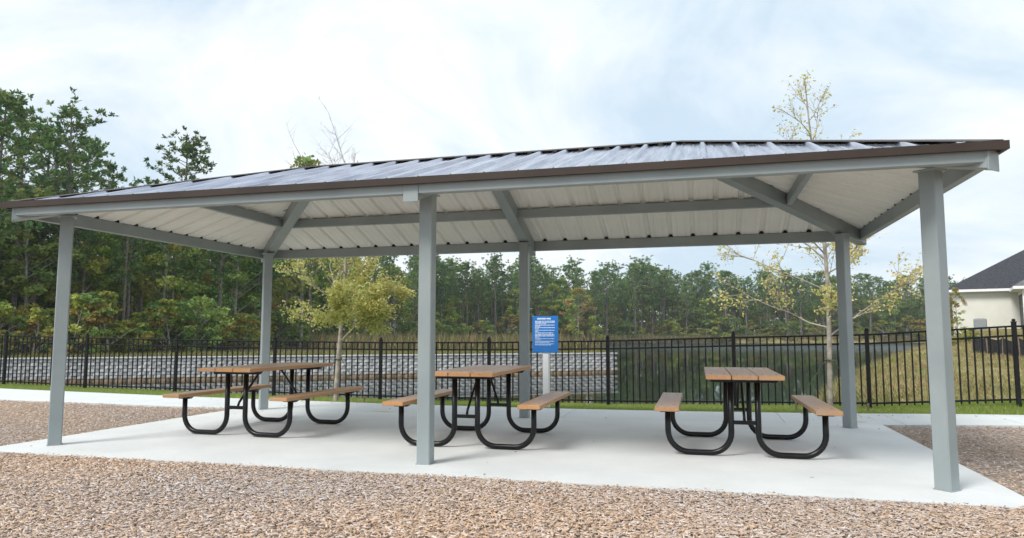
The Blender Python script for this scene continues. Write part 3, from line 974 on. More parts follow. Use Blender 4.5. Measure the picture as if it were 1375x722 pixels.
for i, (x, y) in enumerate(FENCE):
    po = link(bpy.data.objects.new('fence_post', post_me), fence)
    a = FENCE[max(i-1, 0)]; b = FENCE[min(i+1, len(FENCE)-1)]
    ang = atan2(b[1]-a[1], b[0]-a[0])
    po.location = (x-fo.x, y-fo.y, fence_ground(x)-fo.z); po.rotation_euler = (0, 0, ang)
    link(bpy.data.objects.new('post_cap', cap_me), po)
    if i == len(FENCE)-1: break
    x2, y2 = FENCE[i+1]
    g1, g2 = fence_ground(x), fence_ground(x2)
    d = Vector((x2-x, y2-y)).normalized(); ang2 = atan2(d.y, d.x)
    for zt, hh in ((FH, 0.030), (FH-0.145, 0.030), (0.085, 0.030)):
        r = beam('rail', (x+d.x*0.033-fo.x, y+d.y*0.033-fo.y), (x2-d.x*0.033-fo.x, y2-d.y*0.033-fo.y), 0.028, hh, g1+zt-fo.z, g2+zt-fo.z, fence, 'fence')
    Lp = hypot(x2-x, y2-y)
    for k in range(NP):
        t = (k+1)/(NP+1)
        o = link(bpy.data.objects.new('picket', picket_me), fence)
        o.location = (x+(x2-x)*t-fo.x, y+(y2-y)*t-fo.y, g1+(g2-g1)*t-0.005-fo.z); o.rotation_euler = (0, 0, ang2)

# ------------------------------------------------------------------ sign
sg = empty('rules_sign', (-0.10, 3.78, -0.06), -0.08)
tag(sg, 'blue notice board with white lines of text on a white square post', 'sign')
m = MB(); m.box((0, 0, 0.53), (0.10, 0.10, 1.28), 0.006); m.build('post', M['white'], sg)
m = MB(); m.box((0.0, -0.058, 1.232), (0.455, 0.012, 0.615), 0.003); bd = m.build('board', M['blue'], sg)
def row(z, x0, x1, h, words):
    """one printed line: irregular word-length bars, too far away to read"""
    rr = random.Random(int(z*1000)); x = x0
    m = MB()
    while x < x1-0.01:
        w = min(rr.uniform(*words), x1-x)
        m.box((x+w/2, -0.0648, z), (w, 0.0012, h*rr.uniform(0.85, 1.0)), 0)
        x += w + h*0.45
    m.build('text_line', M['print'], bd)
row(1.495, -0.142, 0.098, 0.026, (0.15, 0.16))
zz = 1.452
for x1, h, gap in [(0.175, .015, .021), (0.17, .012, .020), (0.02, .012, .024), (0.165, .013, .020), (-0.09, .012, .022), (0.175, .013, .022), (-0.10, .012, .023),
                   (0.17, .010, .021), (-0.11, .010, .024), (0.14, .014, .030), (0.17, .014, .020), (0.165, .014, .022), (-0.10, .010, .023),
                   (0.16, .008, .020), (-0.08, .008, .024), (0.16, .009, .018), (0.08, .009, .026), (0.16, .008, .017), (0.10, .010, .02)]:
    row(zz, -0.178, x1, h, (0.018, 0.07)); zz -= gap
for zz in (1.522, 0.945):
    m = MB(); m.tube([(0, -0.064, zz), (0, -0.067, zz)], 0.007, 6); m.build('bolt', M['bolt'], bd)

# ------------------------------------------------------------------ retaining wall across the pond
wall = empty('retaining_wall', (WALL_B.x, WALL_B.y, -1.2))
tag(wall, 'grey segmental block retaining wall standing in the pond', 'retaining wall')
wang = atan2(WALL_DIR.y, WALL_DIR.x)
wall.rotation_euler = (0, 0, wang)
# block with a three-faceted split face, local x along the wall, -y towards the pond
BLX, BLZ = 0.46, 0.154
def block_mesh(seed):
    rr = random.Random(seed); m = MB()
    w, h = BLX-0.016, BLZ-0.014
    j = lambda: rr.uniform(-0.012, 0.012)
    vs = []
    for z in (0, h):
        c = 0.012
        vs += [(0, 0.26, z), (0, 0.0, z), (w*0.27, -0.055+j()*0.6, z+ (c if z == 0 else -c)), (w*0.73, -0.055+j()*0.6, z+(c if z == 0 else -c)), (w, 0.0, z), (w, 0.26, z)]
    n = 6
    m.add(vs, [tuple(range(n))[::-1], tuple(range(n, 2*n))] + [(i, (i+1) % n, n+(i+1) % n, n+i) for i in range(n)])
    return m.mesh('block', M['block'])
blk = [block_mesh(s) for s in range(5)]
rr = random.Random(3)
cells = []
NC = 8
for c in range(NC):
    off = (c % 2)*BLX/2
    x = -off
    while x > -WALL_LEN:
        cells.append((x-BLX, c)); x -= BLX
def _cell_d(q):
    wx, wy = WALL_B.x+WALL_DIR.x*q[0], WALL_B.y+WALL_DIR.y*q[0]
    return hypot(wx-CAM_POS.x, wy-CAM_POS.y) + (1000 if wx < -28 else 0)
cells.sort(key=_cell_d)
rest = MB()
for k, (x, c) in enumerate(cells):
    z = 0.02 + c*BLZ; y = 0.012*c + rr.uniform(-0.006, 0.006)
    me = blk[rr.randrange(5)]
    if k < 300:
        o = link(bpy.data.objects.new('block', me), wall)
        o.location = (x+0.008, y, z)
    else:
        rest.add([(v.co.x+x+0.008, v.co.y+y, v.co.z+z) for v in me.vertices], [tuple(p.vertices) for p in me.polygons])
if rest.v:
    tag(rest.build('block', M['block'], wall), kind='stuff')
cp = MB(); x = 0.0
copes = []
while x > -WALL_LEN:
    m = MB(); m.box((x-0.45, 0.16, 0.02+NC*BLZ+0.03), (0.885, 0.34, 0.07), 0.012)
    m.build('coping_stone', M['block'], wall); x -= 0.9
# return face at the end of the spit
m = MB()
for c in range(NC):
    for k in range(5):
        m.box((-0.13+0.0, 0.55+k*BLX + (c % 2)*0.2, 0.02+c*BLZ+BLZ/2), (0.24, BLX-0.02, BLZ-0.014), 0.02)
m.build('end_return', M['block'], wall)

# grass along the top of the wall, reeds on the far shore
t = RNG.uniform(0, 1, 26000); off = 0.45 + RNG.random(26000)**1.5*7.5
dx, dy = WALL_DIR.x, WALL_DIR.y
px = WALL_A.x+dx*WALL_LEN*t - dy*off; py = WALL_A.y+dy*WALL_LEN*t + dx*off
p = np.column_stack([px, py]); zz = height(p)
k = zz > -0.3
blades('wall_top_grass', np.column_stack([p, zz-0.02])[k], 0.08, 0.30, 0.03, [(0.24, 0.25, 0.08), (0.30, 0.27, 0.10), (0.16, 0.20, 0.05), (0.24, 0.19, 0.08)],
       'yellowing rough grass along the top of the retaining wall', 'grass', 0.4)
SH = np.array(WOODS[3:18], float)
seg = np.hypot(*np.diff(SH, axis=0).T); cum = np.concatenate([[0], np.cumsum(seg)])
s = RNG.uniform(0, cum[-1], 26000); i = np.clip(np.searchsorted(cum, s)-1, 0, len(seg)-1); f = (s-cum[i])/seg[i]
p = SH[i] + (SH[i+1]-SH[i])*f[:, None]; dvec = (SH[i+1]-SH[i])/seg[i][:, None]
p = p + np.column_stack([-dvec[:, 1], dvec[:, 0]])*RNG.uniform(-0.2, 5, len(p))[:, None]
zz = height(p)
blades('shore_reeds', np.column_stack([p, np.maximum(zz, -1.1)-0.05]), 0.5, 1.5, 0.07, [(0.26, 0.21, 0.11), (0.20, 0.20, 0.08), (0.30, 0.22, 0.12), (0.16, 0.17, 0.06)],
       'pale brown reeds and rough grass fringing the far shore', 'reeds', 0.25)

# ------------------------------------------------------------------ trees
def leaf_quads(centers, size, colors, flat=0.0, aspect=0.6):
    """one folded leaf (two triangles) per centre"""
    n = len(centers)
    a = RNG.normal(size=(n, 3)); a[:, 2] *= (1-flat); a /= np.linalg.norm(a, axis=1)[:, None]
    b = RNG.normal(size=(n, 3)); b -= (b*a).sum(1)[:, None]*a; b /= np.linalg.norm(b, axis=1)[:, None]
    s = size*RNG.uniform(0.7, 1.3, n)
    c = np.asarray(centers)
    V = np.empty((n, 4, 3))
    V[:, 0] = c-a*s[:, None]; V[:, 2] = c+a*s[:, None]
    V[:, 1] = c+b*(s*aspect)[:, None]; V[:, 3] = c-b*(s*aspect)[:, None]
    return V.reshape(-1, 3), np.repeat(colors, 4, 0)
def leaf_mesh(name, V, C, mat):
    return fast_mesh(name, V, np.arange(len(V)), 4, mat, C)

def grow_young(seed, base, lean, H, z0, n_lead, spread, leaf_n, pal, leaf_size, top_sparse, low_boost, clear_y=-9, trunk_r=0.045, side=0.1):
    """slim planted tree: trunk, ascending limbs, twigs, leaves"""
    rr = random.Random(seed)
    wood = MB(); twigs = []
    def limb(p, d, L, r, depth):
        pts, rads = [p.copy()], [r]
        n = 5 if depth < 2 else 3
        for i in range(n):
            d = (d + Vector((rr.gauss(0, .13), rr.gauss(0, .13), rr.gauss(0.03, .08)))).normalized()
            p = p + d*(L/n)
            pts.append(p.copy()); rads.append(r*(1-(i+1)/n*0.75))
        wood.tube(pts, rads, 6 if depth < 2 else 4, cap=False)
        if depth >= 1: twigs.append((pts, depth))
        if depth < 3:
            kids = {1: 9, 2: 5}[depth]
            for k in range(kids):
                f = rr.uniform(0.2, 1.0)
                q = pts[min(int(f*n), n-1)].lerp(pts[min(int(f*n)+1, n)], f*n-int(f*n))
                ax = Vector((rr.gauss(0, 1), rr.gauss(0, 1), rr.gauss(0.15, .6))).normalized()
                nd = (d*0.75 + ax*0.8).normalized()
                limb(q, nd, L*rr.uniform(0.32, 0.55)*(1.15-0.4*f), r*0.45, depth+1)
    tp, tr = [], []
    N = 14
    for i in range(N+1):
        f = i/N
        tp.append(Vector(base) + Vector((lean[0]*f*f + 0.03*sin(f*7+seed), lean[1]*f*f+0.03*sin(f*5+1), H*f)))
        tr.append(trunk_r*(1-f)**0.8+0.006)
    wood.tube(tp, tr, 8, cap=False)
    for k in range(n_lead):
        f = z0 + (0.96-z0)*(k+rr.random()*0.6)/n_lead
        q = tp[int(f*N)].lerp(tp[min(int(f*N)+1, N)], f*N-int(f*N))
        a = k*2.4+rr.uniform(-.4, .4)
        el = rr.uniform(0.12, 0.5) + f*0.75
        L = spread*(1.05-0.72*(f-z0)/(1-z0))*rr.uniform(0.75, 1.15)
        L *= 1.0-side*cos(a)
        if sin(a) < 0: L *= 1+0.42*sin(a)                     # pruned on the side of the roof
        limb(q, Vector((cos(a)*cos(el), sin(a)*cos(el), sin(el))), L, 0.018*(1.1-f*0.7), 1)
    # leaves on the twigs
    C0, W = [], []
    for pts, dep in twigs:
        for i in range(len(pts)-1):
            for _ in range(5):
                q = pts[i].lerp(pts[i+1], rr.random())
                w = (1.0 if dep > 1 else 0.35)*(0.0 if q.y < clear_y else 1.0)
                fz = (q.z-base[2])/H
                w *= (1 - top_sparse*min(1, max(0, (fz-0.40)/0.42)**0.6)) * (1+low_boost*max(0, 0.6-fz))
                C0.append(tuple(q)); W.append(max(w, 0.0))
    C0 = np.array(C0); W = np.array(W)/np.sum(W)
    pick = RNG.choice(len(C0), leaf_n, p=W)
    c = C0[pick] + RNG.normal(0, 0.05, (leaf_n, 3))
    pal = np.array(pal)
    tone = RNG.random(leaf_n)*0.75 + 0.25*(0.5+0.5*np.sin(c[:, 0]*3.1+c[:, 2]*2.3))
    col = pal[np.minimum((tone*len(pal)).astype(int), len(pal)-1)]*RNG.uniform(0.75, 1.25, (leaf_n, 1))
    V, C = leaf_quads(c, leaf_size, col, flat=0.2, aspect=0.55)
    return wood, V, C
def young_tree(label, base, **kw):
    root = empty('young_tree', base); tag(root, label, 'tree', 'young trees planted along the fence')
    wood, V, C = grow_young(base=(0, 0, 0), **kw)
    wood.build('trunk', M['young_bark'], root, smooth=True)
    link(bpy.data.objects.new('crown', leaf_mesh('crown', V, C, M['young_leaves'])), root)
    zt = 0.80
    s = MB()
    ln = kw['lean']; f = zt/kw['H']; ct = Vector((ln[0]*f*f+0.03*sin(f*7+kw['seed']), ln[1]*f*f+0.03*sin(f*5+1), zt))
    s.tube([ct+Vector((0.062*cos(a), 0.062*sin(a), 0.012*sin(a*2))) for a in np.linspace(0, 2*pi, 13)], 0.011, 5)
    st = s.build('tie_strap', M['strap'], root)
    for sx, sy in ((-1, 0.25), (1, 0.2)):
        g = MB(); g.tube([ct+Vector((sx*0.055, sy*0.05, 0)), ct+Vector((sx*0.16, sy*0.1, -0.16)), Vector((sx*0.52, sy*0.3, 0.07))], 0.006, 5)
        g.build('guy_rope', M['strap'], root)
        g = MB(); g.box((sx*0.53, sy*0.3, 0.03), (0.03, 0.03, 0.2), 0.003); g.build('stake', M['stake'], root)
    return root
young_tree('young tree with dense yellow-green leaves on the grass beside the footpath', (-4.12, 3.98, -0.09),
           seed=11, side=0.45, lean=(0.25, 0.2), H=4.6, z0=0.23, n_lead=19, spread=2.35, clear_y=-1.35, leaf_n=12500,
           pal=[(0.27, 0.29, 0.08), (0.34, 0.35, 0.11), (0.31, 0.34, 0.11), (0.43, 0.40, 0.15), (0.39, 0.38, 0.14), (0.46, 0.37, 0.17)],
           leaf_size=0.029, top_sparse=1.0, low_boost=2.5)
young_tree('sparse young tree with few golden leaves beside the footpath near the grassy bank', (4.42, 4.28, -0.04),
           seed=5, trunk_r=0.036, lean=(-0.18, 0.2), H=5.5, z0=0.20, n_lead=21, spread=1.5, clear_y=-1.6, leaf_n=3800,
           pal=[(0.40, 0.40, 0.13), (0.48, 0.43, 0.16), (0.33, 0.37, 0.12), (0.52, 0.43, 0.19), (0.45, 0.35, 0.16)],
           leaf_size=0.027, top_sparse=0.86, low_boost=0.9)

# --- woodland prototypes (unit heights in metres, scaled per tree)
def make_pine(seed, H, crown0, width):
    rr = random.Random(seed)
    wood = MB()
    N = 12; tp, tr = [], []
    for i in range(N+1):
        f = i/N
        tp.append(Vector((0.25*sin(f*2.3+seed)*f, 0.25*sin(f*1.9+seed*2)*f, H*f))); tr.append(0.19*(1-f)**0.75+0.02)
    wood.tube(tp, tr, 8, cap=False)
    cen, dirs = [], []
    nb = 38
    for k in range(nb):
        f = crown0 + (0.985-crown0)*(k+rr.random())/nb
        q = tp[int(f*N)].lerp(tp[min(int(f*N)+1, N)], f*N-int(f*N))
        a = k*2.4+rr.uniform(-.5, .5)
        g = (f-crown0)/(1-crown0)
        L = width*(0.45+0.9*math.sin(min(1, g*0.75+0.25)*pi)**0.8)*rr.uniform(0.45, 1.1)
        if rr.random() < 0.18: L *= 0.45
        el = rr.uniform(-0.1, 0.35)+0.55*g
        d = Vector((cos(a)*cos(el), sin(a)*cos(el), sin(el)))
        e = q + d*L + Vector((0, 0, 0.12*L))
        mid = q.lerp(e, 0.55) + Vector((0, 0, -0.06*L))
        wood.tube([q, mid, e], [0.045*(1.15-g*0.7), 0.028, 0.010], 4, cap=False)
        for j in range(rr.randint(4, 8)):
            t = rr.uniform(0.38, 1.05)
            c = (q.lerp(mid, t/0.55) if t < 0.55 else mid.lerp(e, (t-0.55)/0.45)) + Vector((rr.gauss(0, .26), rr.gauss(0, .26), rr.gauss(.08, .17)))
            cen.append(tuple(c)); dirs.append(tuple((d+Vector((0, 0, 0.5))).normalized()))
    for j in range(14):
        cen.append((tp[-1].x+rr.gauss(0, .3), tp[-1].y+rr.gauss(0, .3), H+rr.uniform(-.9, .25))); dirs.append((0, 0, 1))
    cen = np.array(cen); dirs = np.array(dirs); nt = len(cen); B = 15
    base = np.repeat(cen, B, 0) + RNG.normal(0, 0.05, (nt*B, 3)); dd = np.repeat(dirs, B, 0) + RNG.normal(0, 0.75, (nt*B, 3))
    dd /= np.linalg.norm(dd, axis=1)[:, None]
    ln = RNG.uniform(0.22, 0.42, nt*B)
    side = np.cross(dd, RNG.normal(size=dd.shape)); side /= np.linalg.norm(side, axis=1)[:, None]
    V = np.empty((nt*B, 4, 3))
    wv = (0.030+0.02*RNG.random(nt*B))[:, None]
    V[:, 0] = base - side*wv*0.5; V[:, 1] = base+dd*(ln*0.55)[:, None] - side*wv*1.5; V[:, 2] = base+dd*ln[:, None]; V[:, 3] = base+dd*(ln*0.55)[:, None] + side*wv*1.5
    pal = np.array([(0.095, 0.185, 0.062), (0.125, 0.21, 0.066), (0.15, 0.23, 0.07), (0.08, 0.16, 0.06), (0.175, 0.23, 0.07)])
    ct = pal[RNG.integers(0, len(pal), nt)]*RNG.uniform(0.75, 1.25, (nt, 1))
    C = np.repeat(np.repeat(ct, B, 0)*RNG.uniform(0.85, 1.15, (nt*B, 1)), 4, 0)
    return wood.mesh('trunk', M['bark'], True), leaf_mesh('crown', V.reshape(-1, 3), C, M['needles'])
def make_broad(seed, H, width, crown0, pal, nblob, leaf, per, bark='pale_bark', tr0=0.10):
    rr = random.Random(seed)
    wood = MB(); N = 8; tp, tr = [], []
    for i in range(N+1):
        f = i/N
        tp.append(Vector((0.3*sin(f*2.9+seed)*f, 0.3*sin(f*2.1+seed*1.7)*f, H*0.93*f))); tr.append(tr0*(1-f)**0.8+0.012)
    wood.tube(tp, tr, 6, cap=False)
    cen, rad = [], []
    for k in range(nblob):
        f = crown0 + (1.0-crown0)*rr.random()**0.85
        g = (f-crown0)/(1-crown0)
        R = width*(0.35+0.75*math.sin(min(1.0, 0.22+0.78*g)*pi)**0.8)
        a = rr.uniform(0, 2*pi); r = R*sqrt(rr.random())
        q = tp[min(int(f*N*0.9), N-1)]
        c = Vector((q.x+cos(a)*r, q.y+sin(a)*r, H*f))
        cen.append(tuple(c)); rad.append(rr.uniform(0.35, 0.75)*width*0.42)
        if rr.random() < 0.6:
            s = q.lerp(Vector((q.x, q.y, max(0.2, H*f-r*0.8))), 1.0)
            wood.tube([s, s.lerp(c, 0.6)+Vector((0, 0, 0.1*r)), c], [0.03, 0.02, 0.008], 4, cap=False)
    cen = np.array(cen); rad = np.array(rad)
    idx = np.repeat(np.arange(nblob), per)
    v = RNG.normal(size=(len(idx), 3)); v /= np.linalg.norm(v, axis=1)[:, None]
    c = cen[idx] + v*(rad[idx]*RNG.random(len(idx))**0.45)[:, None]*np.array([1.15, 1.15, 0.7])
    pal = np.array(pal)
    ct = pal[RNG.integers(0, len(pal), nblob)]
    col = ct[idx]*RNG.uniform(0.7, 1.3, (len(idx), 1))
    V, C = leaf_quads(c, leaf, col, flat=0.15, aspect=0.62)
    return wood.mesh('trunk', M[bark], True), leaf_mesh('crown', V, C, M['leaves'])
GREEN = [(0.14, 0.22, 0.06), (0.17, 0.25, 0.065), (0.11, 0.19, 0.055), (0.22, 0.28, 0.075)]
LIME = [(0.24, 0.31, 0.065), (0.30, 0.34, 0.07), (0.19, 0.27, 0.06), (0.33, 0.33, 0.08)]
GOLD = [(0.28, 0.26, 0.07), (0.32, 0.26, 0.07), (0.23, 0.225, 0.06), (0.30, 0.21, 0.065)]
RUST = [(0.29, 0.18, 0.075), (0.24, 0.165, 0.065), (0.22, 0.18, 0.065), (0.32, 0.19, 0.08)]
PINES = [(make_pine(1, 17, 0.50, 2.7), 17), (make_pine(2, 17, 0.42, 3.0), 17), (make_pine(3, 17, 0.58, 2.4), 17), (make_pine(4, 17, 0.46, 2.2), 17)]
BROAD = [(make_broad(21, 10, 2.2, 0.28, GREEN, 60, 0.13, 70), 10), (make_broad(22, 10, 1.8, 0.36, GREEN, 52, 0.13, 70), 10),
         (make_broad(23, 10, 2.0, 0.24, LIME, 54, 0.13, 66), 10), (make_broad(24, 10, 2.4, 0.32, LIME+GREEN, 58, 0.13, 70), 10)]
AUTUMN = [(make_broad(31, 9, 1.9, 0.3, GOLD+LIME, 46, 0.12, 60), 9), (make_broad(32, 9, 2.0, 0.28, RUST+GOLD+LIME, 48, 0.12, 60), 9)]
SHRUB = [(make_broad(41, 3, 1.5, 0.02, GREEN+LIME, 34, 0.10, 60, tr0=0.04), 3), (make_broad(42, 3, 1.4, 0.02, LIME+GOLD, 30, 0.10, 60, tr0=0.04), 3),
         (make_broad(43, 3, 1.6, 0.02, GREEN, 36, 0.10, 60, tr0=0.04), 3), (make_broad(44, 3, 1.3, 0.05, GOLD+LIME+GREEN, 28, 0.10, 55, tr0=0.04), 3)]

def plant(kind, name, proto, x, y, H, label, cat, group, wide=1.0):
    (tm, cmn), h0 = proto
    o = bpy.data.objects.new(name, None); o.empty_display_size = 0.3
    o.location = (x, y, h1(x, y)-0.08)
    k = H/h0
    o.rotation_euler = (0, 0, random.uniform(0, 2*pi)); o.scale = (k*wide, k*wide, k)
    link(o); tag(o, label, cat, group)
    link(bpy.data.objects.new('trunk', tm), o); link(bpy.data.objects.new('crown', cmn), o)
    return o
PINE_LOOK = ['tall pine with tufted crown', 'broad bushy pine', 'high-crowned pine with long bare trunk', 'slim narrow pine']
BROAD_LOOK = ['wide dark green leafy tree', 'narrow dark green leafy tree', 'lime green leafy tree', 'spreading mixed green leafy tree']
AUTUMN_LOOK = ['golden green tree', 'rusty orange tree']
SHRUB_LOOK = ['mixed green bush', 'yellow green bush', 'dark green bush', 'gold and green bush']
def pick(rng, protos, looks):
    i = rng.randrange(len(protos)); return protos[i], looks[i]
def top_height(v, D, u=687.5):
    d = ray(u, v); return CAM_POS.z + D*d.z/hypot(d.x, d.y)

# pines that stand above the rest
for u, D, v, p, w, lb in [(-14, 44, 122, 3, 1.05, 'tallest dark pine beside the end of the fence, rising above the roof'),
                       (84, 50, 152, 1, 1.1, 'broad open-crowned tall pine beside the corner of the pavilion roof'),
                       (46, 54, 172, 2, 1.1, 'slim pine just behind the broad open-crowned pine'),
                       (14, 50, 150, 0, 1.1, 'pine between the tallest dark pine and the slim pine'),
                       (-50, 46, 140, 1, 1.1, 'broad dark pine past the end of the fence'),
                       (104, 62, 188, 3, 1.15, 'narrow pine half hidden by the broad open-crowned pine'),
                       (66, 64, 200, 1, 1.1, 'low bushy pine between the slim pine and the broad one'),
                       (134, 58, 222, 0, 0.8, 'shorter pine beside the broad open-crowned pine'),
                       (243, 62, 190, 2, 1.15, 'lone flat-topped pine showing above the pavilion roof')]:
    x, y = heading(u, D)
    plant('p', 'pine_tree', PINES[p], x, y, top_height(v, D, u)-h1(x, y), lb, 'pine', 'pines rising above the roof', w)
x, y = heading(404, 66)
plant('b', 'broadleaf_tree', AUTUMN[0], x, y, top_height(213, 66, 404)-h1(x, y), 'round golden-green treetop just showing over the roof ridge', 'tree', None, 0.9)

# near woods behind the wall
R_ = random.Random(5)
taken = []
def free(x, y, r):
    for a, b in taken:
        if (a-x)**2+(b-y)**2 < r*r: return False
    taken.append((x, y)); return True
EDGE = [(-260, 46), (-120, 46), (0, 47), (150, 49), (260, 54), (340, 62), (420, 78), (500, 98), (560, 118), (620, 138)]
def edge_d(u): return float(np.interp(u, [e[0] for e in EDGE], [e[1] for e in EDGE]))
def cap_h(u, D):
    """keeps the near woods' tops under the roof line, as in the photograph"""
    v = float(np.interp(u, [-260, 0, 60, 160, 300, 420, 600], [235, 235, 250, 262, 250, 250, 335]))
    return top_height(v, D, u)-0.6
n = 0
for _ in range(2600):
    u = R_.uniform(-230, 610); D = edge_d(u)*(1+R_.random()**1.6*0.55)
    x, y = heading(u, D)
    if poly_sd([(x, y)], WOODS)[0] < 1.5 or not free(x, y, 2.1): continue
    q = R_.random(); hmax = cap_h(u, D)
    if q < 0.36:
        pr, lk = pick(R_, PINES, PINE_LOOK)
        plant('p', 'pine_tree', pr, x, y, min(R_.uniform(11, 16.5), hmax), lk + ' in the woods behind the retaining wall', 'pine', 'pines behind the retaining wall')
    elif q < 0.83:
        pr, lk = pick(R_, BROAD, BROAD_LOOK)
        plant('b', 'broadleaf_tree', pr, x, y, min(R_.uniform(6.5, 12), hmax), lk + ' in the woods behind the retaining wall', 'tree', 'broadleaf trees behind the retaining wall', R_.uniform(0.9, 1.25))
    else:
        pr, lk = pick(R_, AUTUMN, AUTUMN_LOOK)
        plant('a', 'broadleaf_tree', pr, x, y, min(R_.uniform(5, 9.5), hmax), lk + ' in the woods behind the retaining wall', 'tree', 'broadleaf trees behind the retaining wall')
    n += 1
    if n >= 190: break
n = 0
for _ in range(2000):
    u = R_.uniform(-230, 600); D = edge_d(u)*(R_.uniform(0.955, 1.08) if u > 330 else R_.uniform(0.89, 1.06))
    x, y = heading(u, D)
    if poly_sd([(x, y)], WOODS)[0] < 1.0 or not free(x, y, 1.5): continue
    pr, lk = pick(R_, SHRUB, SHRUB_LOOK)
    plant('s', 'shrub', pr, x, y, R_.uniform(1.3, 3.4), lk + ' at the foot of the woods behind the retaining wall', 'shrub', 'bushes behind the retaining wall', R_.uniform(0.9, 1.4))
    n += 1
    if n >= 75: break
# far woods across the open water
FEDGE = [(560, 126), (620, 140), (700, 148), (760, 152), (830, 164), (900, 176), (1050, 187), (1200, 200), (1400, 212), (1560, 222)]
def fedge(u): return float(np.interp(u, [e[0] for e in FEDGE], [e[1] for e in FEDGE]))
TOPS = [(560, 338), (600, 345), (640, 352), (690, 338), (740, 337), (775, 350), (800, 362), (820, 352), (860, 350), (890, 362), (930, 360), (960, 357), (1000, 368), (1060, 362), (1150, 368), (1220, 368),
        (1300, 372), (1400, 374), (1560, 372)]
def ftop(u): return float(np.interp(u, [e[0] for e in TOPS], [e[1] for e in TOPS]))
taken = []
n = 0
for _ in range(4000):
    u = R_.uniform(555, 1540); dep = R_.random(); D = fedge(u)*(1.01+dep**1.3*0.16)
    x, y = heading(u, D)
    if poly_sd([(x, y)], WOODS)[0] < 2.0 or not free(x, y, 3.0): continue
    H = max(7, (top_height(ftop(u), D, u))*R_.uniform(0.76, 1.05)-0.8)
    q = R_.random()
    if q < 0.66:
        pr, lk = pick(R_, PINES, PINE_LOOK)
        plant('p', 'pine_tree', pr, x, y, H, lk + ' in the far woods across the open water', 'pine', 'pines across the water', R_.uniform(1.0, 1.35))
    elif q < 0.95:
        pr, lk = pick(R_, BROAD, BROAD_LOOK)
        plant('b', 'broadleaf_tree', pr, x, y, H*R_.uniform(0.6, 0.85), lk + ' in the far woods across the open water', 'tree', 'broadleaf trees across the water', R_.uniform(1.0, 1.3))
    else:
        plant('a', 'broadleaf_tree', AUTUMN[0], x, y, H*0.6, 'tree turning gold in the far woods across the open water', 'tree', 'broadleaf trees across the water', 1.2)
    n += 1
    if n >= 270: break
x, y = heading(776, 147)
plant('a', 'broadleaf_tree', AUTUMN[1], x, y, 12.5, 'rusty orange tree at the edge of the far woods beside the sign', 'tree', None, 1.25)
n = 0
for _ in range(2500):
    u = R_.uniform(555, 1540); D = fedge(u)*R_.uniform(1.0, 1.05)
    x, y = heading(u, D)
    if poly_sd([(x, y)], WOODS)[0] < 1.0 or not free(x, y, 2.0): continue
    pr, lk = pick(R_, SHRUB, SHRUB_LOOK)
    plant('s', 'shrub', pr, x, y, R_.uniform(2.0, 5.5), lk + ' on the far shore at the foot of the pines', 'shrub', 'bushes on the far shore', R_.uniform(1.0, 1.6))
    n += 1
    if n >= 130: break

# ------------------------------------------------------------------ house on the rise
M['stucco'] = mat_simple('cream_wall', (0.70, 0.685, 0.61), (0.76, 0.745, 0.67), 1.2, rough=0.85, bump=0.2, bdist=0.01, bscale=40)
M['shingle'] = mat_simple('dark_shingles', (0.020, 0.022, 0.028), (0.048, 0.052, 0.062), 9, rough=0.9, bump=0.5, bdist=0.02)
M['shingle2'] = mat_simple('grey_shingles', (0.09, 0.09, 0.10), (0.16, 0.16, 0.17), 9, rough=0.9, bump=0.5, bdist=0.02)
M['pane'] = mat_simple('window_pane', (0.03, 0.035, 0.045), None, 1, rough=0.08)
M['screen'] = mat_simple('dark_screen', (0.028, 0.028, 0.032), (0.04, 0.04, 0.045), 14, rough=0.6)
M['ac'] = mat_simple('grey_metal_box', (0.25, 0.27, 0.28), None, 6, rough=0.5)
hx, hy = heading(1281, 55)
ha = 0.30
house = empty('house', (hx, hy, 1.30), -ha)              # local x along the wall facing the pond, y away from it
tag(house, 'cream one-storey house with dark grey hipped shingle roof on the rise', 'house')
WH = 2.62                                                # wall top above the base
m = MB(); m.prism([(0, 0), (15, 0), (15, 11), (0, 11)], -0.3, WH); wl_ = m.build('wall', M['stucco'], house)
ov, pit = 0.45, 0.60
def hip_roof(name, x0, x1, y0, y1, z, pitch, mat, th=0.16):
    w = (y1-y0)/2; zt = z+pitch*w
    b = [(x0, y0), (x1, y0), (x1, y1), (x0, y1)]
    r = [(x0+w, (y0+y1)/2), (x1-w, (y0+y1)/2)]
    m = MB()
    vs = [(p[0], p[1], z) for p in b] + [(p[0], p[1], z-th) for p in b] + [(r[0][0], r[0][1], zt), (r[1][0], r[1][1], zt)]
    m.add(vs, [(0,1,9,8), (1,2,9), (2,3,8,9), (3,0,8)], 0)
    m.add(vs, [(0,4,5,1), (1,5,6,2), (2,6,7,3), (3,7,4,0), (4,7,6,5)], 1)
    return m.build(name, [M[mat], M['white']], house)
rf = hip_roof('roof', -ov, 15+ov, -ov, 11+ov, WH+0.14, pit, 'shingle')
m = MB(); m.box((5.2, 3.1, WH+0.14+pit*3.55+0.10), (0.55, 0.35, 0.22), 0.03); m.build('roof_vent', M['screen'], rf)
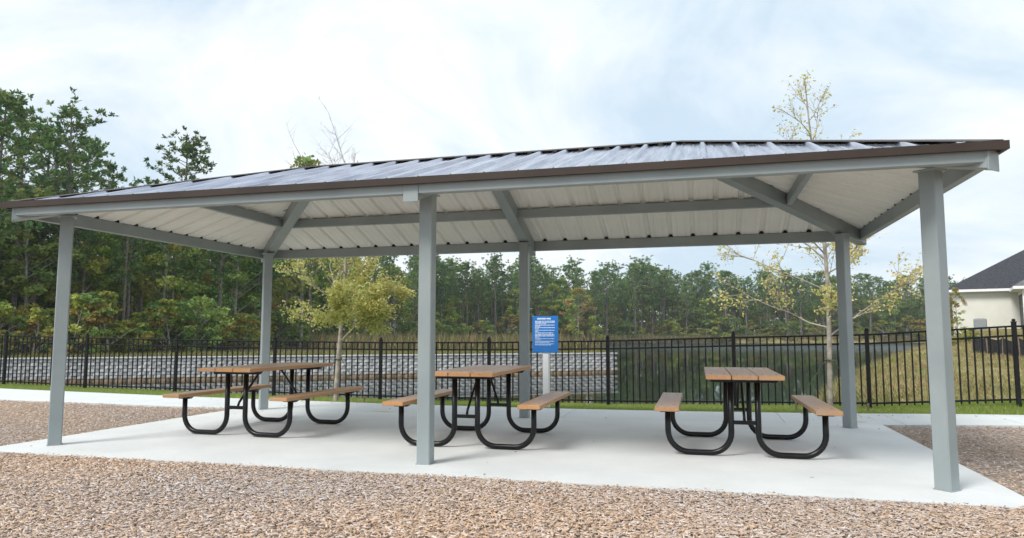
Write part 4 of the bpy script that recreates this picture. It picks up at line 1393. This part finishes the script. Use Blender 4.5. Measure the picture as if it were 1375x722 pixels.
# screened porch projecting towards the pond
pxo = 3.55
m = MB()
for xx in (pxo+0.09, pxo+1.55, pxo+4.3, pxo+7.0):
    m = MB(); m.box((xx, -3.9, 1.24), (0.18, 0.18, 2.76), 0.01); m.build('porch_column', M['white'], house)
m = MB(); m.box((pxo+3.55, -3.9, WH-0.16), (7.1, 0.16, 0.34), 0.01); m.build('porch_beam', M['stucco'], house)
m = MB(); m.box((pxo+0.09, -1.95, WH-0.16), (0.16, 3.7, 0.34), 0.01); m.build('porch_beam', M['stucco'], house)
m = MB(); m.box((pxo+0.82, -3.86, 1.08), (1.28, 0.03, 2.6), 0.0); m.build('screen_panel', M['screen'], house)
m = MB(); m.box((pxo+0.06, -1.95, 1.08), (0.03, 3.6, 2.6), 0.0); m.build('screen_panel', M['screen'], house)
m = MB(); m.box((pxo+4.3, -3.84, 1.1), (5.3, 0.10, 2.56), 0.0); m.build('porch_wall', M['stucco'], house)
for cx in (pxo+2.5, pxo+4.9):
    m = MB(); m.box((cx, -3.90, 1.55), (1.25, 0.06, 1.5), 0.01); fr = m.build('window', M['white'], house)
    for sx in (-1, 1):
        for sz in (-1, 1):
            m = MB(); m.box((cx+sx*0.29, -3.935, 1.55+sz*0.34), (0.52, 0.02, 0.62), 0); m.build('pane', M['pane'], fr)
rr_ = MB()
z0, zt_ = WH+0.05, WH+0.05+0.34*4.3
x0, x1, y0, y1 = pxo-0.45, pxo+7.6, -4.35, 1.2
vs = [(x0, y0, z0), (x1, y0, z0), (x1, y1, z0+0.34*(y1-y0)), (x0+2.6, y1, z0+0.34*(y1-y0)), (x0, y1, z0)]
rr_.add(vs, [(0, 1, 2, 3), (0, 3, 4)], 0)
vs2 = [(a, b, c-0.16) for a, b, c in vs]
rr_.add(vs+vs2, [(0,5,6,1), (4,9,5,0), (5,9,8,7,6)], 1)
rr_.build('porch_roof', [M['shingle2'], M['white']], house)
m = MB(); m.box((2.2, -0.75, 0.35), (0.7, 0.7, 0.8), 0.04); 
ac = m.build('air_conditioner', M['ac']); ac.parent = None
ax, ay = heading(1317, 53.4)
ac.data.transform(Matrix.Translation((-2.2, 0.75, 0.0))); ac.location = (ax, ay, h1(ax, ay)); ac.rotation_euler = (0, 0, -ha)
tag(ac, 'grey air conditioning unit standing against the cream house wall', 'air conditioner')
g = MB(); g.tube([(0, 0, 0.74), (0, 0, 0.765)], 0.26, 16); g.build('fan_grille', M['screen'], ac)

# black silt fence on the bank below the house
pts = [heading(1305, 28.5), heading(1325, 27.9), heading(1345, 27.5), heading(1368, 27.0), heading(1392, 26.6), heading(1420, 26.2)]
sf = empty('silt_fence', (pts[0][0], pts[0][1], h1(*pts[0])))
tag(sf, 'low sagging black fabric silt fence on the bank below the house', 'silt fence')
so = Vector(sf.location)
M['fabric'] = mat_simple('black_fabric', (0.010, 0.010, 0.013), (0.028, 0.028, 0.033), 7, rough=0.7, bump=0.6, bdist=0.03)
for i, (x, y) in enumerate(pts):
    m = MB(); m.box((0, 0, 0.28), (0.035, 0.035, 0.72), 0.003)
    o = m.build('stake', M['stake'], sf); o.location = (x-so.x, y-so.y, h1(x, y)-so.z); o.rotation_euler = (0, 0.04*(-1)**i, 0)
    if i < len(pts)-1:
        x2, y2 = pts[i+1]; m = MB(); vs = []
        NN = 8
        for yy in (0.0, 0.012):
            for j in range(NN+1):
                t = j/NN; qx, qy = x+(x2-x)*t, y+(y2-y)*t
                zb = h1(qx, qy)
                sag = 0.10*sin(pi*t)+0.02*sin(9*t+i)
                vs.append((qx-so.x, qy-so.y-0.02+yy, zb-0.05-so.z)); vs.append((qx-so.x+0.03*sin(7*t+i), qy-so.y-0.02+yy+0.04*sin(5*t+i), zb+0.58-sag-so.z))
        k = 2*(NN+1)
        fs = [(2*j, 2*j+2, 2*j+3, 2*j+1) for j in range(NN)] + [(k+2*j+1, k+2*j+3, k+2*j+2, k+2*j) for j in range(NN)] + [(2*j+1, 2*j+3, k+2*j+3, k+2*j+1) for j in range(NN)]
        m.add(vs, fs); m.build('fabric', M['fabric'], sf)

# sapling and low bushes by the house
x, y = heading(1286, 46)
plant('a', 'shrub', AUTUMN[1], x, y, 2.7, 'thin reddish sapling in front of the cream house wall', 'sapling', None, 0.8)
for u, D, hgt, lb in [(1262, 34, 0.9, 'low yellow-green bush on the bank behind the corner post'), (1300, 36, 0.7, 'small yellow-green bush on the bank above the silt fence')]:
    x, y = heading(u, D)
    plant('s', 'shrub', SHRUB[1], x, y, hgt, lb, 'shrub', None, 1.6)

# deep woods behind the countable trees: reads as one mass
def woods_mass(name, us, dist, zt, n, size, label):
    u = RNG.uniform(us[0], us[1], n)
    d0 = np.array([dist(a) for a in u]); D = d0*RNG.uniform(1.0, 1.18, n)
    dirs = np.array([heading(a, 1.0) for a in np.linspace(us[0], us[1], 400)]) - np.array([CAM_POS.x, CAM_POS.y])
    k = np.clip(((u-us[0])/(us[1]-us[0])*399).astype(int), 0, 399)
    p = np.array([CAM_POS.x, CAM_POS.y]) + dirs[k]*D[:, None]
    h = np.array([zt(a, b) for a, b in zip(u, D)])*(0.80+0.20*np.sin(u*0.21)*np.sin(u*0.083+1.0))
    zz = height(p) + RNG.random(n)**0.85*h
    pal = np.array(GREEN)*0.75
    col = pal[RNG.integers(0, 4, n)]*RNG.uniform(0.7, 1.3, (n, 1))
    V, C = leaf_quads(np.column_stack([p, zz]), size, col, flat=0.1, aspect=0.7)
    o = link(bpy.data.objects.new(name, leaf_mesh(name, V, C, M['leaves'])))
    return tag(o, label, 'woods', kind='stuff')
woods_mass('deep_woods', (-240, 640), lambda u: edge_d(u)*1.60, lambda u, D: min(10.5, cap_h(u, D)*0.72), 45000, 0.33,
           'deep green woods closing the view behind the retaining wall')
woods_mass('deep_woods', (545, 1560), lambda u: fedge(u)*1.19, lambda u, D: top_height(ftop(u), D, u)*0.78, 45000, 0.6,
           'deep green woods closing the view across the open water')

# ------------------------------------------------------------------ light haze over the water
HZ = 0.00035
hm = bpy.data.materials.new('haze'); hm.use_nodes = True
hn_, hl_ = hm.node_tree.nodes, hm.node_tree.links
hn_.clear()
ho = hn_.new('ShaderNodeOutputMaterial'); hv = hn_.new('ShaderNodeVolumePrincipled')
hv.inputs['Color'].default_value = (0.86, 0.92, 1.0, 1)
hv.inputs['Density'].default_value = HZ
hv.inputs['Anisotropy'].default_value = 0.2
hl_.new(hv.outputs[0], ho.inputs['Volume'])
m = MB(); m.box((0, 250, 14), (1000, 820, 36))
hz = m.build('haze', hm)
tag(hz, 'thin pale haze in the air over the pond and woods', 'haze', kind='stuff')
SC.cycles.volume_bounces = 1

# a few fallen leaves on the paving and grass
n = 320
lx = np.concatenate([RNG.uniform(-9, 7, 30), RNG.normal(-4.1, 1.3, 150), RNG.normal(4.4, 1.2, 140)])
ly = np.concatenate([RNG.uniform(-2.3, 3.2, 30), RNG.normal(3.6, 0.7, 150), RNG.normal(3.7, 0.7, 140)])
on_pave = (ly < far_y(lx)) & ((np.abs(lx) < SLAB_X) | (ly > near_y(lx)))
lz = np.where(on_pave, 0.006, np.maximum(height(np.column_stack([lx, ly])), -0.25)+0.03)
lp = np.array([(0.34, 0.22, 0.08), (0.28, 0.15, 0.06), (0.42, 0.32, 0.10), (0.22, 0.13, 0.07)])
a = RNG.uniform(0, 2*pi, n); L = RNG.uniform(0.010, 0.024, n); W_ = L*0.5
ca, sa = np.cos(a), np.sin(a); c0 = np.column_stack([lx, ly, lz])
V = np.empty((n, 4, 3))
V[:, 0] = c0 - np.column_stack([ca*L, sa*L, 0*L]); V[:, 2] = c0 + np.column_stack([ca*L, sa*L, -L*0.25])
V[:, 1] = c0 + np.column_stack([-sa*W_, ca*W_, W_*0.5]); V[:, 3] = c0 + np.column_stack([sa*W_, -ca*W_, W_*0.4])
tag(link(bpy.data.objects.new('fallen_leaves', leaf_mesh('fallen_leaves', V.reshape(-1, 3), np.repeat(lp[RNG.integers(0, 4, n)], 4, 0), M['young_leaves']))),
    'small fallen brown leaves scattered on the concrete and grass', 'leaves', kind='stuff')
